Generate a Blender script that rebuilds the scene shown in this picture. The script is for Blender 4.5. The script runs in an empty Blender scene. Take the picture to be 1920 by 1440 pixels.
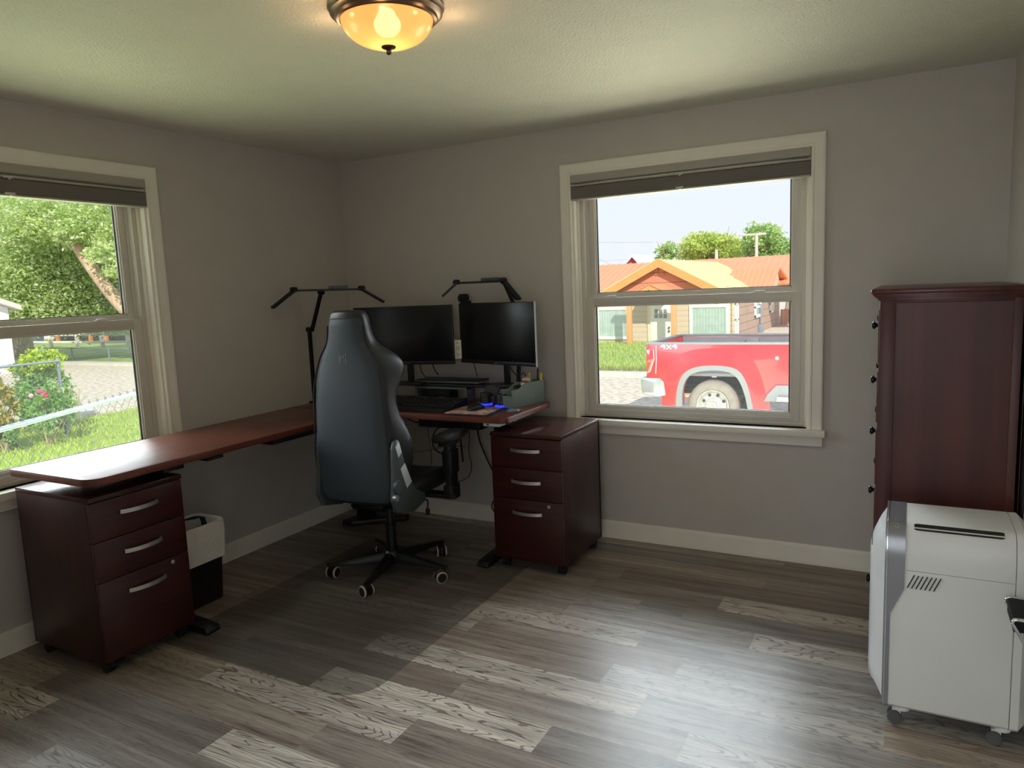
import bpy, bmesh, math, random
from mathutils import Vector, Matrix, noise
PI = math.pi
rnd = random.Random(11)
SC = bpy.context.scene
COL = SC.collection
V = Vector

# ---------------------------------------------------------------- camera
CAMP = V((3.49815293, -4.00817585, 1.52642275))
YAW, PITCH, ROLL, FPX = 0.502415117, -0.130578997, -0.0419711860, 1358.21798
_f = V((-math.sin(YAW)*math.cos(PITCH), math.cos(YAW)*math.cos(PITCH), math.sin(PITCH)))
_r = _f.cross(V((0, 0, 1))).normalized()
_u = _r.cross(_f)
RIGHT = math.cos(ROLL)*_r + math.sin(ROLL)*_u
UP = -math.sin(ROLL)*_r + math.cos(ROLL)*_u
FWD = _f
cd = bpy.data.cameras.new('camera')
cam = bpy.data.objects.new('camera', cd)
COL.objects.link(cam)
cam.matrix_world = Matrix(((RIGHT.x, UP.x, -FWD.x, CAMP.x), (RIGHT.y, UP.y, -FWD.y, CAMP.y),
                           (RIGHT.z, UP.z, -FWD.z, CAMP.z), (0, 0, 0, 1)))
cd.sensor_width = 36.0
cd.lens = FPX/1920*36.0
cd.clip_start = 0.05
cd.clip_end = 500
SC.camera = cam

def at(px, py, x=None, y=None, z=None, d=None):
    """the place in the world seen at a pixel of the photograph, on a plane x=, y= or z=, or at depth d"""
    w = RIGHT*((px-960)/FPX) + UP*((720-py)/FPX) + FWD
    if d is not None: t = d
    elif x is not None: t = (x-CAMP.x)/w.x
    elif y is not None: t = (y-CAMP.y)/w.y
    else: t = (z-CAMP.z)/w.z
    return CAMP + w*t

# ---------------------------------------------------------------- colours and materials
def lin(c):
    c /= 255.0
    return c/12.92 if c <= .04045 else ((c+.055)/1.055)**2.4
def rgb(r, g, b): return (lin(r), lin(g), lin(b), 1.0)

class NT:
    def __init__(s, name):
        s.m = bpy.data.materials.new(name); s.m.use_nodes = True
        s.t = s.m.node_tree; s.n = s.t.nodes; s.l = s.t.links
        s.bs = s.n['Principled BSDF']; s.out = s.n['Material Output']
    def node(s, typ, **k):
        nd = s.n.new(typ)
        for a, b in k.items():
            if a.startswith('i_'):
                key = a[2:]
                nd.inputs[int(key) if key.isdigit() else key].default_value = b
            else: setattr(nd, a, b)
        return nd
    def link(s, a, ao, b, bi): s.l.new(a.outputs[ao], b.inputs[bi])
    def coord(s, scale=(1, 1, 1), kind='Object'):
        tc = s.node('ShaderNodeTexCoord'); mp = s.node('ShaderNodeMapping')
        mp.inputs['Scale'].default_value = scale
        s.link(tc, kind, mp, 'Vector'); return mp
    def ramp(s, stops):
        r = s.node('ShaderNodeValToRGB'); e = r.color_ramp.elements
        while len(e) < len(stops): e.new(.5)
        for i, (p, c) in enumerate(stops): e[i].position = p; e[i].color = c
        return r
    def mix(s, a, b, fac, blend='MIX'):
        m = s.node('ShaderNodeMix', data_type='RGBA', blend_type=blend)
        for v, i in ((a, 6), (b, 7), (fac, 0)):
            if hasattr(v, 'links') or hasattr(v, 'is_linked'): s.l.new(v, m.inputs[i])
            else: m.inputs[i].default_value = v
        return m.outputs[2]

_cache = {}
def pmat(name, col, rough=.5, metal=0.0, spec=.5, var=.08, vscale=8.0, bump=0.0, bscale=60.0, coat=0.0, emit=None, estr=0.0, stretch=(1, 1, 1), trans=0.0):
    if name in _cache: return _cache[name]
    t = NT(name); b = t.bs
    b.inputs['Roughness'].default_value = rough; b.inputs['Metallic'].default_value = metal
    b.inputs['Specular IOR Level'].default_value = spec; b.inputs['Coat Weight'].default_value = coat
    if trans: b.inputs['Transmission Weight'].default_value = trans
    mp = t.coord(stretch)
    nz = t.node('ShaderNodeTexNoise'); nz.inputs['Scale'].default_value = vscale; nz.inputs['Detail'].default_value = 4
    t.link(mp, 0, nz, 'Vector')
    lo = tuple(c*(1-var) for c in col[:3])+(1,); hi = tuple(min(1, c*(1+var)) for c in col[:3])+(1,)
    r = t.ramp([(.3, lo), (.7, hi)])
    t.link(nz, 'Fac', r, 0); t.link(r, 0, b, 'Base Color')
    if bump:
        n2 = t.node('ShaderNodeTexNoise'); n2.inputs['Scale'].default_value = bscale; n2.inputs['Detail'].default_value = 3
        t.link(mp, 0, n2, 'Vector')
        bp = t.node('ShaderNodeBump'); bp.inputs['Strength'].default_value = bump; bp.inputs['Distance'].default_value = .01
        t.link(n2, 'Fac', bp, 'Height'); t.link(bp, 0, b, 'Normal')
    if emit:
        b.inputs['Emission Color'].default_value = emit; b.inputs['Emission Strength'].default_value = estr
    _cache[name] = t.m
    return t.m

def wood(name, c1, c2, rough=.3, axis='z', scale=1.0, coat=0.0, spec=.5):
    """fine straight grain running along one axis"""
    if name in _cache: return _cache[name]
    t = NT(name); b = t.bs
    b.inputs['Roughness'].default_value = rough; b.inputs['Coat Weight'].default_value = coat
    b.inputs['Specular IOR Level'].default_value = spec
    s = {'x': (1.2, 38, 38), 'y': (38, 1.2, 38), 'z': (38, 38, 1.2)}[axis]
    mp = t.coord(tuple(v*scale for v in s))
    n1 = t.node('ShaderNodeTexNoise'); n1.inputs['Scale'].default_value = 1.0; n1.inputs['Detail'].default_value = 6; n1.inputs['Distortion'].default_value = .4
    t.link(mp, 0, n1, 'Vector')
    mp2 = t.coord((2.2, 2.2, 2.2))
    n2 = t.node('ShaderNodeTexNoise'); n2.inputs['Scale'].default_value = 1.6; n2.inputs['Detail'].default_value = 2
    t.link(mp2, 0, n2, 'Vector')
    r = t.ramp([(.32, c1), (.68, c2)]); t.link(n1, 'Fac', r, 0)
    r2 = t.ramp([(.3, (.75, .75, .75, 1)), (.7, (1.15, 1.15, 1.15, 1))]); t.link(n2, 'Fac', r2, 0)
    o = t.mix(r.outputs[0], r2.outputs[0], 1.0, 'MULTIPLY'); t.l.new(o, b.inputs['Base Color'])
    bp = t.node('ShaderNodeBump'); bp.inputs['Strength'].default_value = .025; bp.inputs['Distance'].default_value = .002
    t.link(n1, 'Fac', bp, 'Height'); t.link(bp, 0, b, 'Normal')
    _cache[name] = t.m
    return t.m

def glassmat(name, tint=(1, 1, 1, 1), haze=0.0, hazecol=(.8, .8, .8, 1), gloss=.07, rough=0.0):
    """thin clear pane: passes light straight on, mirrors a little, may be dusty"""
    t = NT(name); t.n.remove(t.bs)
    tr = t.node('ShaderNodeBsdfTransparent'); tr.inputs[0].default_value = tint
    gl = t.node('ShaderNodeBsdfGlossy'); gl.inputs['Roughness'].default_value = rough
    fr = t.node('ShaderNodeLayerWeight'); fr.inputs['Blend'].default_value = .25
    mu = t.node('ShaderNodeMath', operation='MULTIPLY_ADD'); mu.inputs[1].default_value = .35; mu.inputs[2].default_value = gloss
    t.link(fr, 'Fresnel', mu, 0)
    mx = t.node('ShaderNodeMixShader'); t.l.new(mu.outputs[0], mx.inputs[0])
    t.link(tr, 0, mx, 1); t.link(gl, 0, mx, 2)
    last = mx
    if haze:
        df = t.node('ShaderNodeBsdfDiffuse'); df.inputs[0].default_value = hazecol
        tl = t.node('ShaderNodeBsdfTranslucent'); tl.inputs[0].default_value = hazecol
        ad = t.node('ShaderNodeMixShader'); ad.inputs[0].default_value = .5
        t.link(df, 0, ad, 1); t.link(tl, 0, ad, 2)
        m2 = t.node('ShaderNodeMixShader'); m2.inputs[0].default_value = haze
        t.link(mx, 0, m2, 1); t.link(ad, 0, m2, 2); last = m2
    t.l.new(last.outputs[0], t.out.inputs[0])
    return t.m

def leafmat(name, cols, rough=.5, trans=.35):
    t = NT(name); t.n.remove(t.bs)
    g = t.node('ShaderNodeNewGeometry')
    k = len(cols)
    r = t.ramp([(i/(k-1), c) for i, c in enumerate(cols)])
    t.link(g, 'Random Per Island', r, 0)
    df = t.node('ShaderNodeBsdfDiffuse'); tl = t.node('ShaderNodeBsdfTranslucent')
    t.link(r, 0, df, 0); t.link(r, 0, tl, 0)
    mx = t.node('ShaderNodeMixShader'); mx.inputs[0].default_value = trans
    t.link(df, 0, mx, 1); t.link(tl, 0, mx, 2); t.l.new(mx.outputs[0], t.out.inputs[0])
    return t.m

# ---------------------------------------------------------------- mesh building
class MB:
    def __init__(s): s.bm = bmesh.new()
    def _xf(s, vs, M):
        if M is not None: bmesh.ops.transform(s.bm, matrix=M, verts=vs)
    def box(s, x0, x1, y0, y1, z0, z1, bev=0.0, seg=2, M=None):
        T = Matrix.Translation(((x0+x1)/2, (y0+y1)/2, (z0+z1)/2)) @ Matrix.Diagonal((x1-x0, y1-y0, z1-z0, 1))
        r = bmesh.ops.create_cube(s.bm, size=1.0, matrix=T)
        vs = r['verts']
        if bev > 0:
            bev = min(bev, .49*min(abs(x1-x0), abs(y1-y0), abs(z1-z0)))
            es = list({e for v in vs for e in v.link_edges})
            rr = bmesh.ops.bevel(s.bm, geom=es, offset=bev, segments=seg, affect='EDGES', profile=.5)
            vs = list({v for f in rr['faces'] for v in f.verts} | {v for v in vs if v.is_valid})
        s._xf(vs, M); return s
    def tube(s, pts, r, n=8, closed=False, caps=True, flat=1.0):
        pts = [V(p) for p in pts]; N = len(pts)
        rs = r if isinstance(r, (list, tuple)) else [r]*N
        rings = []; prev = None
        for i, p in enumerate(pts):
            if closed: d = (pts[(i+1) % N]-pts[i-1])
            elif i == 0: d = pts[1]-p
            elif i == N-1: d = p-pts[i-1]
            else: d = (pts[i+1]-p).normalized()+(p-pts[i-1]).normalized()
            if d.length < 1e-9: d = V((0, 0, 1))
            d.normalize()
            if prev is None:
                a = V((0, 0, 1)) if abs(d.z) < .9 else V((1, 0, 0))
                u = d.cross(a).normalized()
            else:
                u = (prev - d*prev.dot(d))
                if u.length < 1e-6: u = d.cross(V((0, 0, 1)))
                u.normalize()
            prev = u; w = d.cross(u)
            rings.append([s.bm.verts.new(p + (u*math.cos(2*PI*k/n) + w*flat*math.sin(2*PI*k/n))*rs[i]) for k in range(n)])
        m = N if closed else N-1
        for i in range(m):
            a, b = rings[i], rings[(i+1) % N]
            for k in range(n): s.bm.faces.new((a[k], a[(k+1) % n], b[(k+1) % n], b[k]))
        if caps and not closed:
            s.bm.faces.new(list(reversed(rings[0]))); s.bm.faces.new(rings[-1])
        return s
    def cyl(s, p0, p1, r, r1=None, n=20):
        return s.tube([p0, p1], [r, r if r1 is None else r1], n)
    def lathe(s, prof, n=32, c=(0, 0, 0), M=None, a0=0.0, a1=2*PI):
        """profile of (radius, height) about z"""
        full = abs(a1-a0-2*PI) < 1e-6; vs = []; rows = []
        cnt = n if full else n+1
        for (r, z) in prof:
            if r < 1e-6: row = [s.bm.verts.new((c[0], c[1], c[2]+z))]
            else: row = [s.bm.verts.new((c[0]+r*math.cos(a0+(a1-a0)*k/n), c[1]+r*math.sin(a0+(a1-a0)*k/n), c[2]+z)) for k in range(cnt)]
            rows.append(row); vs += row
        for a, b in zip(rows, rows[1:]):
            for k in range(n):
                k2 = (k+1) % cnt
                if len(a) == 1 and len(b) == 1: continue
                if len(a) == 1: s.bm.faces.new((a[0], b[k2], b[k]))
                elif len(b) == 1: s.bm.faces.new((a[k], a[k2], b[0]))
                else: s.bm.faces.new((a[k], a[k2], b[k2], b[k]))
        s._xf(vs, M); return s
    def prism(s, poly, axis, a0, a1, bev=0.0, seg=2, M=None):
        """polygon of 2-D points pushed out along an axis; x:(y,z) y:(x,z) z:(x,y)"""
        f = {'x': lambda p, a: (a, p[0], p[1]), 'y': lambda p, a: (p[0], a, p[1]), 'z': lambda p, a: (p[0], p[1], a)}[axis]
        A = [s.bm.verts.new(f(p, a0)) for p in poly]; B = [s.bm.verts.new(f(p, a1)) for p in poly]; n = len(poly)
        fs = [s.bm.faces.new(A), s.bm.faces.new(list(reversed(B)))]
        for i in range(n): fs.append(s.bm.faces.new((A[i], B[i], B[(i+1) % n], A[(i+1) % n])))
        vs = A+B
        bmesh.ops.recalc_face_normals(s.bm, faces=fs)
        if bev > 0:
            es = list({e for v in vs for e in v.link_edges})
            rr = bmesh.ops.bevel(s.bm, geom=es, offset=bev, segments=seg, affect='EDGES', profile=.5)
            vs = list({v for f2 in rr['faces'] for v in f2.verts} | {v for v in vs if v.is_valid})
        s._xf(vs, M); return s
    def loft(s, rings, caps=True, closed=True, M=None):
        R = [[s.bm.verts.new(p) for p in ring] for ring in rings]; n = len(R[0])
        for a, b in zip(R, R[1:]):
            for k in range(n if closed else n-1): s.bm.faces.new((a[k], a[(k+1) % n], b[(k+1) % n], b[k]))
        if caps and closed:
            s.bm.faces.new(list(reversed(R[0]))); s.bm.faces.new(R[-1])
        s._xf([v for r in R for v in r], M); return s
    def grid(s, P):
        """P[i][j] points"""
        R = [[s.bm.verts.new(p) for p in row] for row in P]
        for i in range(len(R)-1):
            for j in range(len(R[0])-1): s.bm.faces.new((R[i][j], R[i+1][j], R[i+1][j+1], R[i][j+1]))
        return s
    def poly(s, pts): s.bm.faces.new([s.bm.verts.new(p) for p in pts]); return s
    def ball(s, c, r, sc=(1, 1, 1), u=16, v=10):
        M = Matrix.Translation(c) @ Matrix.Diagonal((sc[0], sc[1], sc[2], 1))
        bmesh.ops.create_uvsphere(s.bm, u_segments=u, v_segments=v, radius=r, matrix=M); return s
    def done(s, name, mat, parent=None, ang=40, recalc=True, M=None):
        if recalc: bmesh.ops.recalc_face_normals(s.bm, faces=s.bm.faces)
        if M is not None: bmesh.ops.transform(s.bm, matrix=M, verts=s.bm.verts)
        me = bpy.data.meshes.new(name); s.bm.to_mesh(me); s.bm.free()
        for m in (mat if isinstance(mat, (list, tuple)) else [mat]): me.materials.append(m)
        me.polygons.foreach_set('use_smooth', [True]*len(me.polygons))
        if ang < 180: me.set_sharp_from_angle(angle=math.radians(ang))
        o = bpy.data.objects.new(name, me); COL.objects.link(o)
        if parent is not None: o.parent = parent
        return o

def tag(o, label, cat, group=None):
    o['label'] = label; o['category'] = cat
    if group: o['group'] = group
    return o
def thing(name, label, cat, loc=(0, 0, 0), rz=0.0, group=None):
    o = bpy.data.objects.new(name, None); COL.objects.link(o)
    o.location = loc; o.rotation_euler = (0, 0, rz); o.empty_display_size = .1
    return tag(o, label, cat, group)
def struct(o):
    o['kind'] = 'structure'; return o
def sempty(name, loc=(0, 0, 0), rz=0.0):
    o = bpy.data.objects.new(name, None); COL.objects.link(o); o.location = loc; o.rotation_euler = (0, 0, rz)
    return struct(o)
def children(o): return [c for c in COL.objects if c.parent == o]
def copy_tree(o, parent=None):
    c = o.copy(); COL.objects.link(c)
    if parent is not None: c.parent = parent
    for ch in children(o): copy_tree(ch, c)
    return c
def text(name, body, size, mat, parent, M, extrude=.0004):
    cu = bpy.data.curves.new(name, 'FONT'); cu.body = body; cu.size = size; cu.extrude = extrude
    cu.align_x = 'CENTER'; cu.align_y = 'CENTER'; cu.materials.append(mat)
    o = bpy.data.objects.new(name, cu); COL.objects.link(o); o.parent = parent
    o.matrix_local = M
    bpy.context.view_layer.update()
    me = bpy.data.meshes.new_from_object(o.evaluated_get(bpy.context.evaluated_depsgraph_get()))
    bpy.data.objects.remove(o); bpy.data.curves.remove(cu)
    me.name = name
    if not me.materials: me.materials.append(mat)
    o = bpy.data.objects.new(name, me); COL.objects.link(o); o.parent = parent; o.matrix_local = M
    return o
def smooth_pts(pts, k=6):
    """Catmull-Rom through the points"""
    pts = [V(p) for p in pts]; out = []
    P = [pts[0]]+pts+[pts[-1]]
    for i in range(1, len(P)-2):
        for j in range(k):
            t = j/k
            a, b, c, d = P[i-1], P[i], P[i+1], P[i+2]
            out.append(.5*((2*b)+(c-a)*t+(2*a-5*b+4*c-d)*t*t+(3*b-a-3*c+d)*t**3))
    out.append(pts[-1]); return out

# ---------------------------------------------------------------- shared materials
W, D, H = 3.888, 4.20, 2.44
M_wall = pmat('wall_paint', rgb(202, 196, 191), .75, spec=.25, var=.02, bump=.12, bscale=180)
M_ceil = pmat('ceiling_paint', rgb(222, 219, 206), .55, spec=.35, var=.02, bump=.6, bscale=95)
M_trim = pmat('trim_paint', rgb(242, 237, 226), .4, spec=.4, var=.02, bump=.05, bscale=40)
M_vinyl = pmat('window_vinyl', rgb(214, 208, 198), .35, var=.015)
M_black = pmat('black_plastic', rgb(24, 24, 26), .42, var=.1)
M_blackm = pmat('black_metal', rgb(17, 17, 19), .38, var=.1, bump=.1, bscale=300)
M_rubber = pmat('dark_rubber', rgb(20, 20, 21), .7, var=.1)
M_silver = pmat('brushed_silver', rgb(196, 196, 192), .32, metal=.85, var=.04, stretch=(2, 60, 60))
M_chrome = pmat('chrome', rgb(220, 222, 225), .12, metal=1, var=.01)
M_dkwood = wood('dark_cherry', rgb(46, 21, 19), rgb(64, 30, 27), .32, 'z')
M_dkwood_top = wood('dark_cherry_top', rgb(50, 23, 20), rgb(70, 34, 30), .24, 'x')
M_dkwood_topy = wood('dark_cherry_drawer', rgb(48, 20, 18), rgb(68, 29, 26), .32, 'y')
M_dkwood_topx = wood('dark_cherry_drawer_x', rgb(50, 20, 18), rgb(68, 28, 25), .32, 'x')
M_desk_y = wood('desk_cherry_long', rgb(92, 48, 36), rgb(118, 64, 48), .36, 'y')
M_desk_edge = wood('desk_edge_band', rgb(110, 52, 36), rgb(140, 70, 50), .4, 'x')
M_chest = wood('chest_mahogany', rgb(70, 30, 25), rgb(84, 38, 31), .42, 'z', .6)
M_white = pmat('white_plastic', rgb(226, 227, 226), .35, var=.01)
M_paper = pmat('paper', rgb(228, 222, 206), .8, var=.03)
# ================================================================ the room
def floor_material():
    t = NT('plank_floor'); b = t.bs
    tone = t.node('ShaderNodeAttribute', attribute_name='tone')
    seed = t.node('ShaderNodeAttribute', attribute_name='seed')
    warm = t.node('ShaderNodeAttribute', attribute_name='warm')
    uv = t.node('ShaderNodeUVMap', uv_map='plank')
    sep = t.node('ShaderNodeSeparateXYZ'); t.link(uv, 0, sep, 0)
    def vec(su, sv):
        a = t.node('ShaderNodeMath', operation='MULTIPLY'); a.inputs[1].default_value = su; t.link(sep, 0, a, 0)
        c = t.node('ShaderNodeMath', operation='MULTIPLY'); c.inputs[1].default_value = sv; t.link(sep, 1, c, 0)
        d = t.node('ShaderNodeMath', operation='MULTIPLY'); d.inputs[1].default_value = 37.0; t.link(seed, 'Fac', d, 0)
        cb = t.node('ShaderNodeCombineXYZ'); t.link(a, 0, cb, 0); t.link(c, 0, cb, 1); t.link(d, 0, cb, 2); return cb
    # broad mottling along the plank
    n1 = t.node('ShaderNodeTexNoise'); n1.inputs['Scale'].default_value = 1; n1.inputs['Detail'].default_value = 5; n1.inputs['Roughness'].default_value = .6
    t.link(vec(.9, 20), 0, n1, 'Vector')
    # fine fibre lines
    n2 = t.node('ShaderNodeTexNoise'); n2.inputs['Scale'].default_value = 1; n2.inputs['Detail'].default_value = 8; n2.inputs['Roughness'].default_value = .7
    t.link(vec(5, 170), 0, n2, 'Vector')
    # cathedral grain: contour lines of a soft field stretched along the plank
    n3 = t.node('ShaderNodeTexNoise'); n3.inputs['Scale'].default_value = 1; n3.inputs['Detail'].default_value = 2.5; n3.inputs['Roughness'].default_value = .45
    t.link(vec(1.3, 9.5), 0, n3, 'Vector')
    w1 = t.node('ShaderNodeMath', operation='MULTIPLY'); w1.inputs[1].default_value = 160.0; t.link(n3, 'Fac', w1, 0)
    wv = t.node('ShaderNodeMath', operation='SINE'); t.link(w1, 0, wv, 0)
    # worn scuffs
    n4 = t.node('ShaderNodeTexNoise'); n4.inputs['Scale'].default_value = 1; n4.inputs['Detail'].default_value = 6; n4.inputs['Roughness'].default_value = .75
    t.link(vec(3.2, 34), 0, n4, 'Vector')
    base = t.ramp([(0.0, rgb(110, 99, 92)), (.35, rgb(143, 134, 127)), (.7, rgb(176, 169, 161)), (1.0, rgb(210, 203, 192))])
    ad = t.node('ShaderNodeMath', operation='MULTIPLY_ADD'); ad.inputs[1].default_value = 1.35; ad.inputs[2].default_value = -.675
    t.link(n1, 'Fac', ad, 0)
    sm = t.node('ShaderNodeMath', operation='ADD', use_clamp=True); t.link(tone, 'Fac', sm, 0); t.link(ad, 0, sm, 1)
    t.link(sm, 0, base, 0)
    gl = t.ramp([(0.0, (.34, .30, .28, 1)), (.05, (.55, .52, .49, 1)), (.14, (1, 1, 1, 1)), (1, (1, 1, 1, 1))])
    wn = t.node('ShaderNodeMath', operation='MULTIPLY_ADD'); wn.inputs[1].default_value = .5; wn.inputs[2].default_value = .5; t.link(wv, 0, wn, 0)
    wb = t.node('ShaderNodeMath', operation='MULTIPLY_ADD'); wb.inputs[1].default_value = .9; wb.inputs[2].default_value = -.50; t.link(n4, 'Fac', wb, 0)
    wa = t.node('ShaderNodeMath', operation='ADD'); t.link(wn, 0, wa, 0); t.link(wb, 0, wa, 1)
    t.link(wa, 0, gl, 0)
    # bold grain only where the plank is pale
    gf = t.ramp([(.25, (.15, .15, .15, 1)), (.7, (.85, .85, .85, 1))]); t.link(tone, 'Fac', gf, 0)
    c1 = t.mix(base.outputs[0], gl.outputs[0], gf.outputs[0], 'MULTIPLY')
    fl = t.ramp([(.30, (.55, .53, .52, 1)), (.5, (1.0, 1.0, 1.0, 1)), (.72, (1.25, 1.24, 1.23, 1))]); t.link(n2, 'Fac', fl, 0)
    c2 = t.mix(c1, fl.outputs[0], .85, 'MULTIPLY')
    sf = t.ramp([(.34, (.45, .43, .42, 1)), (.46, (1, 1, 1, 1)), (.62, (1, 1, 1, 1)), (.72, (1.18, 1.17, 1.15, 1))]); t.link(n4, 'Fac', sf, 0)
    c2 = t.mix(c2, sf.outputs[0], .8, 'MULTIPLY')
    wr = t.ramp([(0, (.95, 1.0, 1.05, 1)), (1, (1.08, .98, .88, 1))]); t.link(warm, 'Fac', wr, 0)
    c3 = t.mix(c2, wr.outputs[0], 1.0, 'MULTIPLY')
    # joints
    def edge(ch, size, w):
        a = t.node('ShaderNodeAttribute', attribute_name=size)
        m1 = t.node('ShaderNodeMath', operation='SUBTRACT'); t.link(a, 'Fac', m1, 0); t.link(sep, ch, m1, 1)
        mn = t.node('ShaderNodeMath', operation='MINIMUM'); t.link(m1, 0, mn, 0); t.link(sep, ch, mn, 1)
        ls = t.node('ShaderNodeMath', operation='LESS_THAN'); ls.inputs[1].default_value = w; t.link(mn, 0, ls, 0); return ls
    e2 = edge(1, 'wid', .0011)
    es = t.node('ShaderNodeMath', operation='MULTIPLY'); t.link(e2, 0, es, 0); es.inputs[1].default_value = .5
    c4 = t.mix(c3, (.05, .042, .036, 1), es.outputs[0])
    t.l.new(c4, b.inputs['Base Color'])
    rr = t.node('ShaderNodeMapRange'); rr.inputs['To Min'].default_value = .27; rr.inputs['To Max'].default_value = .42
    t.link(n2, 'Fac', rr, 0); t.link(rr, 0, b, 'Roughness')
    b.inputs['Specular IOR Level'].default_value = .5
    bp = t.node('ShaderNodeBump'); bp.inputs['Strength'].default_value = .12; bp.inputs['Distance'].default_value = .002
    t.link(n2, 'Fac', bp, 'Height'); t.link(bp, 0, b, 'Normal')
    return t.m

def build_floor():
    RW = .1627; Y0 = -1.079
    # (x where the plank ends, tone, warm, list of sub-strips (fraction from far edge, tone))
    known = {
        -5: [(1.3, .2, .7), (2.90, .42, .9), (3.95, .22, .8)],
        -4: [(1.2, .2, .8), (2.2, .25, .7), (3.95, .12, .8)],
        -3: [(1.1, .2, .8), (2.1, .35, .5), (2.75, .25, .6), (3.95, .66, .75)],
        -2: [(1.5, .18, .7), (2.4, .38, .4), (2.62, .28, .2), (3.95, .16, .25)],
        -1: [(1.05, .25, .6), (2.1, .34, .5), (2.953, .40, .4), (3.95, .68, .5)],
        0: [(.8, .2, .8), (1.58, .22, .7), (2.519, .66, .6), (3.95, .42, .15)],
        1: [(.7, .25, .8), (1.783, .5, .6), (2.73, .22, .7), (3.95, .52, .15)],
        2: [(.5, .35, .6), (1.5, .2, .7), (2.485, .2, .8), (3.465, .58, .3), (4.0, .5, 1.)],
        3: [(.6, .3, .6), (1.45, .26, .6), (2.68, .74, .55), (3.95, .4, .2)],
        4: [(.9, .3, .6), (2.0, .22, .75), (2.88, .28, .55), (3.95, .72, .4)],
        5: [(.6, .3, .7), (1.449, .18, .5), (2.438, .86, .5), (3.95, .26, .25)],
        6: [(.45, .4, .8), (.995, .5, .9), (1.98, .74, .5), (3.2, .26, .55), (3.95, .5, .3)],
        7: [(.679, .22, .7), (1.7, .36, .75), (2.6, .3, .5), (3.95, .3, .3)],
        8: [(.403, .5, .9), (1.406, .2, .25), (2.3, .75, .45), (3.95, .3, .4)],
        9: [(.605, .7, .7), (1.9, .3, .3), (3.0, .4, .4), (3.95, .3, .4)],
        10: [(.9, .3, .4), (2.1, .55, .2), (3.95, .4, .3)],
    }
    bm = bmesh.new()
    L = {k: bm.faces.layers.float.new(k) for k in ('tone', 'seed', 'warm', 'wid')}
    uvl = bm.loops.layers.uv.new('plank')
    rr = random.Random(5)
    k = -7
    while True:
        ya = min(0.0, Y0-RW*k); yb = Y0-RW*(k+1)
        if ya < -D: break
        yb = max(yb, -D)
        row = known.get(k)
        if row is None:
            row = []; x = rr.uniform(.3, 1.1)
            while x < W: row.append((x, rr.choice([.2, .25, .3, .4, .5, .75]), rr.random())); x += rr.uniform(.8, 1.25)
            row.append((W+.1, rr.choice([.2, .3, .6]), rr.random()))
        x0 = 0.0
        if yb < 0:
            for (x1, tone, warm) in row:
                x1 = min(x1, W)
                if x1 <= x0: continue
                f = bm.faces.new([bm.verts.new(p) for p in ((x0, yb, 0), (x1, yb, 0), (x1, ya, 0), (x0, ya, 0))])
                f[L['tone']] = tone; f[L['warm']] = warm; f[L['seed']] = rr.random()*10; f[L['wid']] = ya-yb
                off = 0
                for lp, uvv in zip(f.loops, ((x0, 0), (x1, 0), (x1, ya-yb), (x0, ya-yb))): lp[uvl].uv = uvv
                x0 = x1
        k += 1
    me = bpy.data.meshes.new('floor'); bm.to_mesh(me); bm.free()
    me.materials.append(floor_material())
    o = bpy.data.objects.new('floor', me); COL.objects.link(o); return struct(o)
build_floor()

struct(MB().box(-.2, W+.2, -D-.15, .2, H, H+.12).done('ceiling', M_ceil))
# openings in wall coordinates: window hole half width .655, z .735 .. 2.17
CXB, CYL = 2.403, -2.173      # window centre along the back wall / along the left wall
hw, hz0, hz1, TH = .658, .735, 2.172, .15
M_ext = pmat('outside_siding', rgb(180, 176, 168), .8, var=.05)
b = MB()
b.box(-TH, CXB-hw, 0, TH, -.3, H); b.box(CXB+hw, W+TH, 0, TH, -.3, H)
b.box(CXB-hw, CXB+hw, 0, TH, -.3, hz0); b.box(CXB-hw, CXB+hw, 0, TH, hz1, H)
struct(b.done('wall_back', M_wall))
b = MB()
b.box(-TH, 0, -D, CYL-hw, -.3, H); b.box(-TH, 0, CYL+hw, 0, -.3, H)
b.box(-TH, 0, CYL-hw, CYL+hw, -.3, hz0); b.box(-TH, 0, CYL-hw, CYL+hw, hz1, H)
struct(b.done('wall_left', M_wall))
struct(MB().box(W, W+TH, -D-TH, 0, -.3, H).done('wall_right', M_wall))
b = MB(); b.box(-TH, 2.75, -D-TH, -D, -.3, H); b.box(3.75, W, -D-TH, -D, -.3, H); b.box(2.75, 3.75, -D-TH, -D, 2.06, H); b.box(2.75, 3.75, -D-TH, -D, -.3, 0)
struct(b.done('wall_front', M_wall))
# the hall beyond the doorway the photograph was taken from
b = MB(); b.box(1.2, 1.35, -D-1.9, -D-TH, -.3, H+.12); b.box(4.6, 4.75, -D-1.9, -D-TH, -.3, H+.12); b.box(1.2, 4.75, -D-2.05, -D-1.9, -.3, H+.12); b.box(W, 4.75, -D-TH-.15, -D-TH, -.3, H+.12)
struct(b.done('wall_hall', M_wall))
struct(MB().box(1.2, 4.75, -D-2.05, -D-TH, H, H+.12).done('ceiling_hall', M_ceil))
struct(MB().box(1.2, 4.75, -D-2.05, -D, -.12, -.001).done('floor_hall', M_wall))

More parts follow.
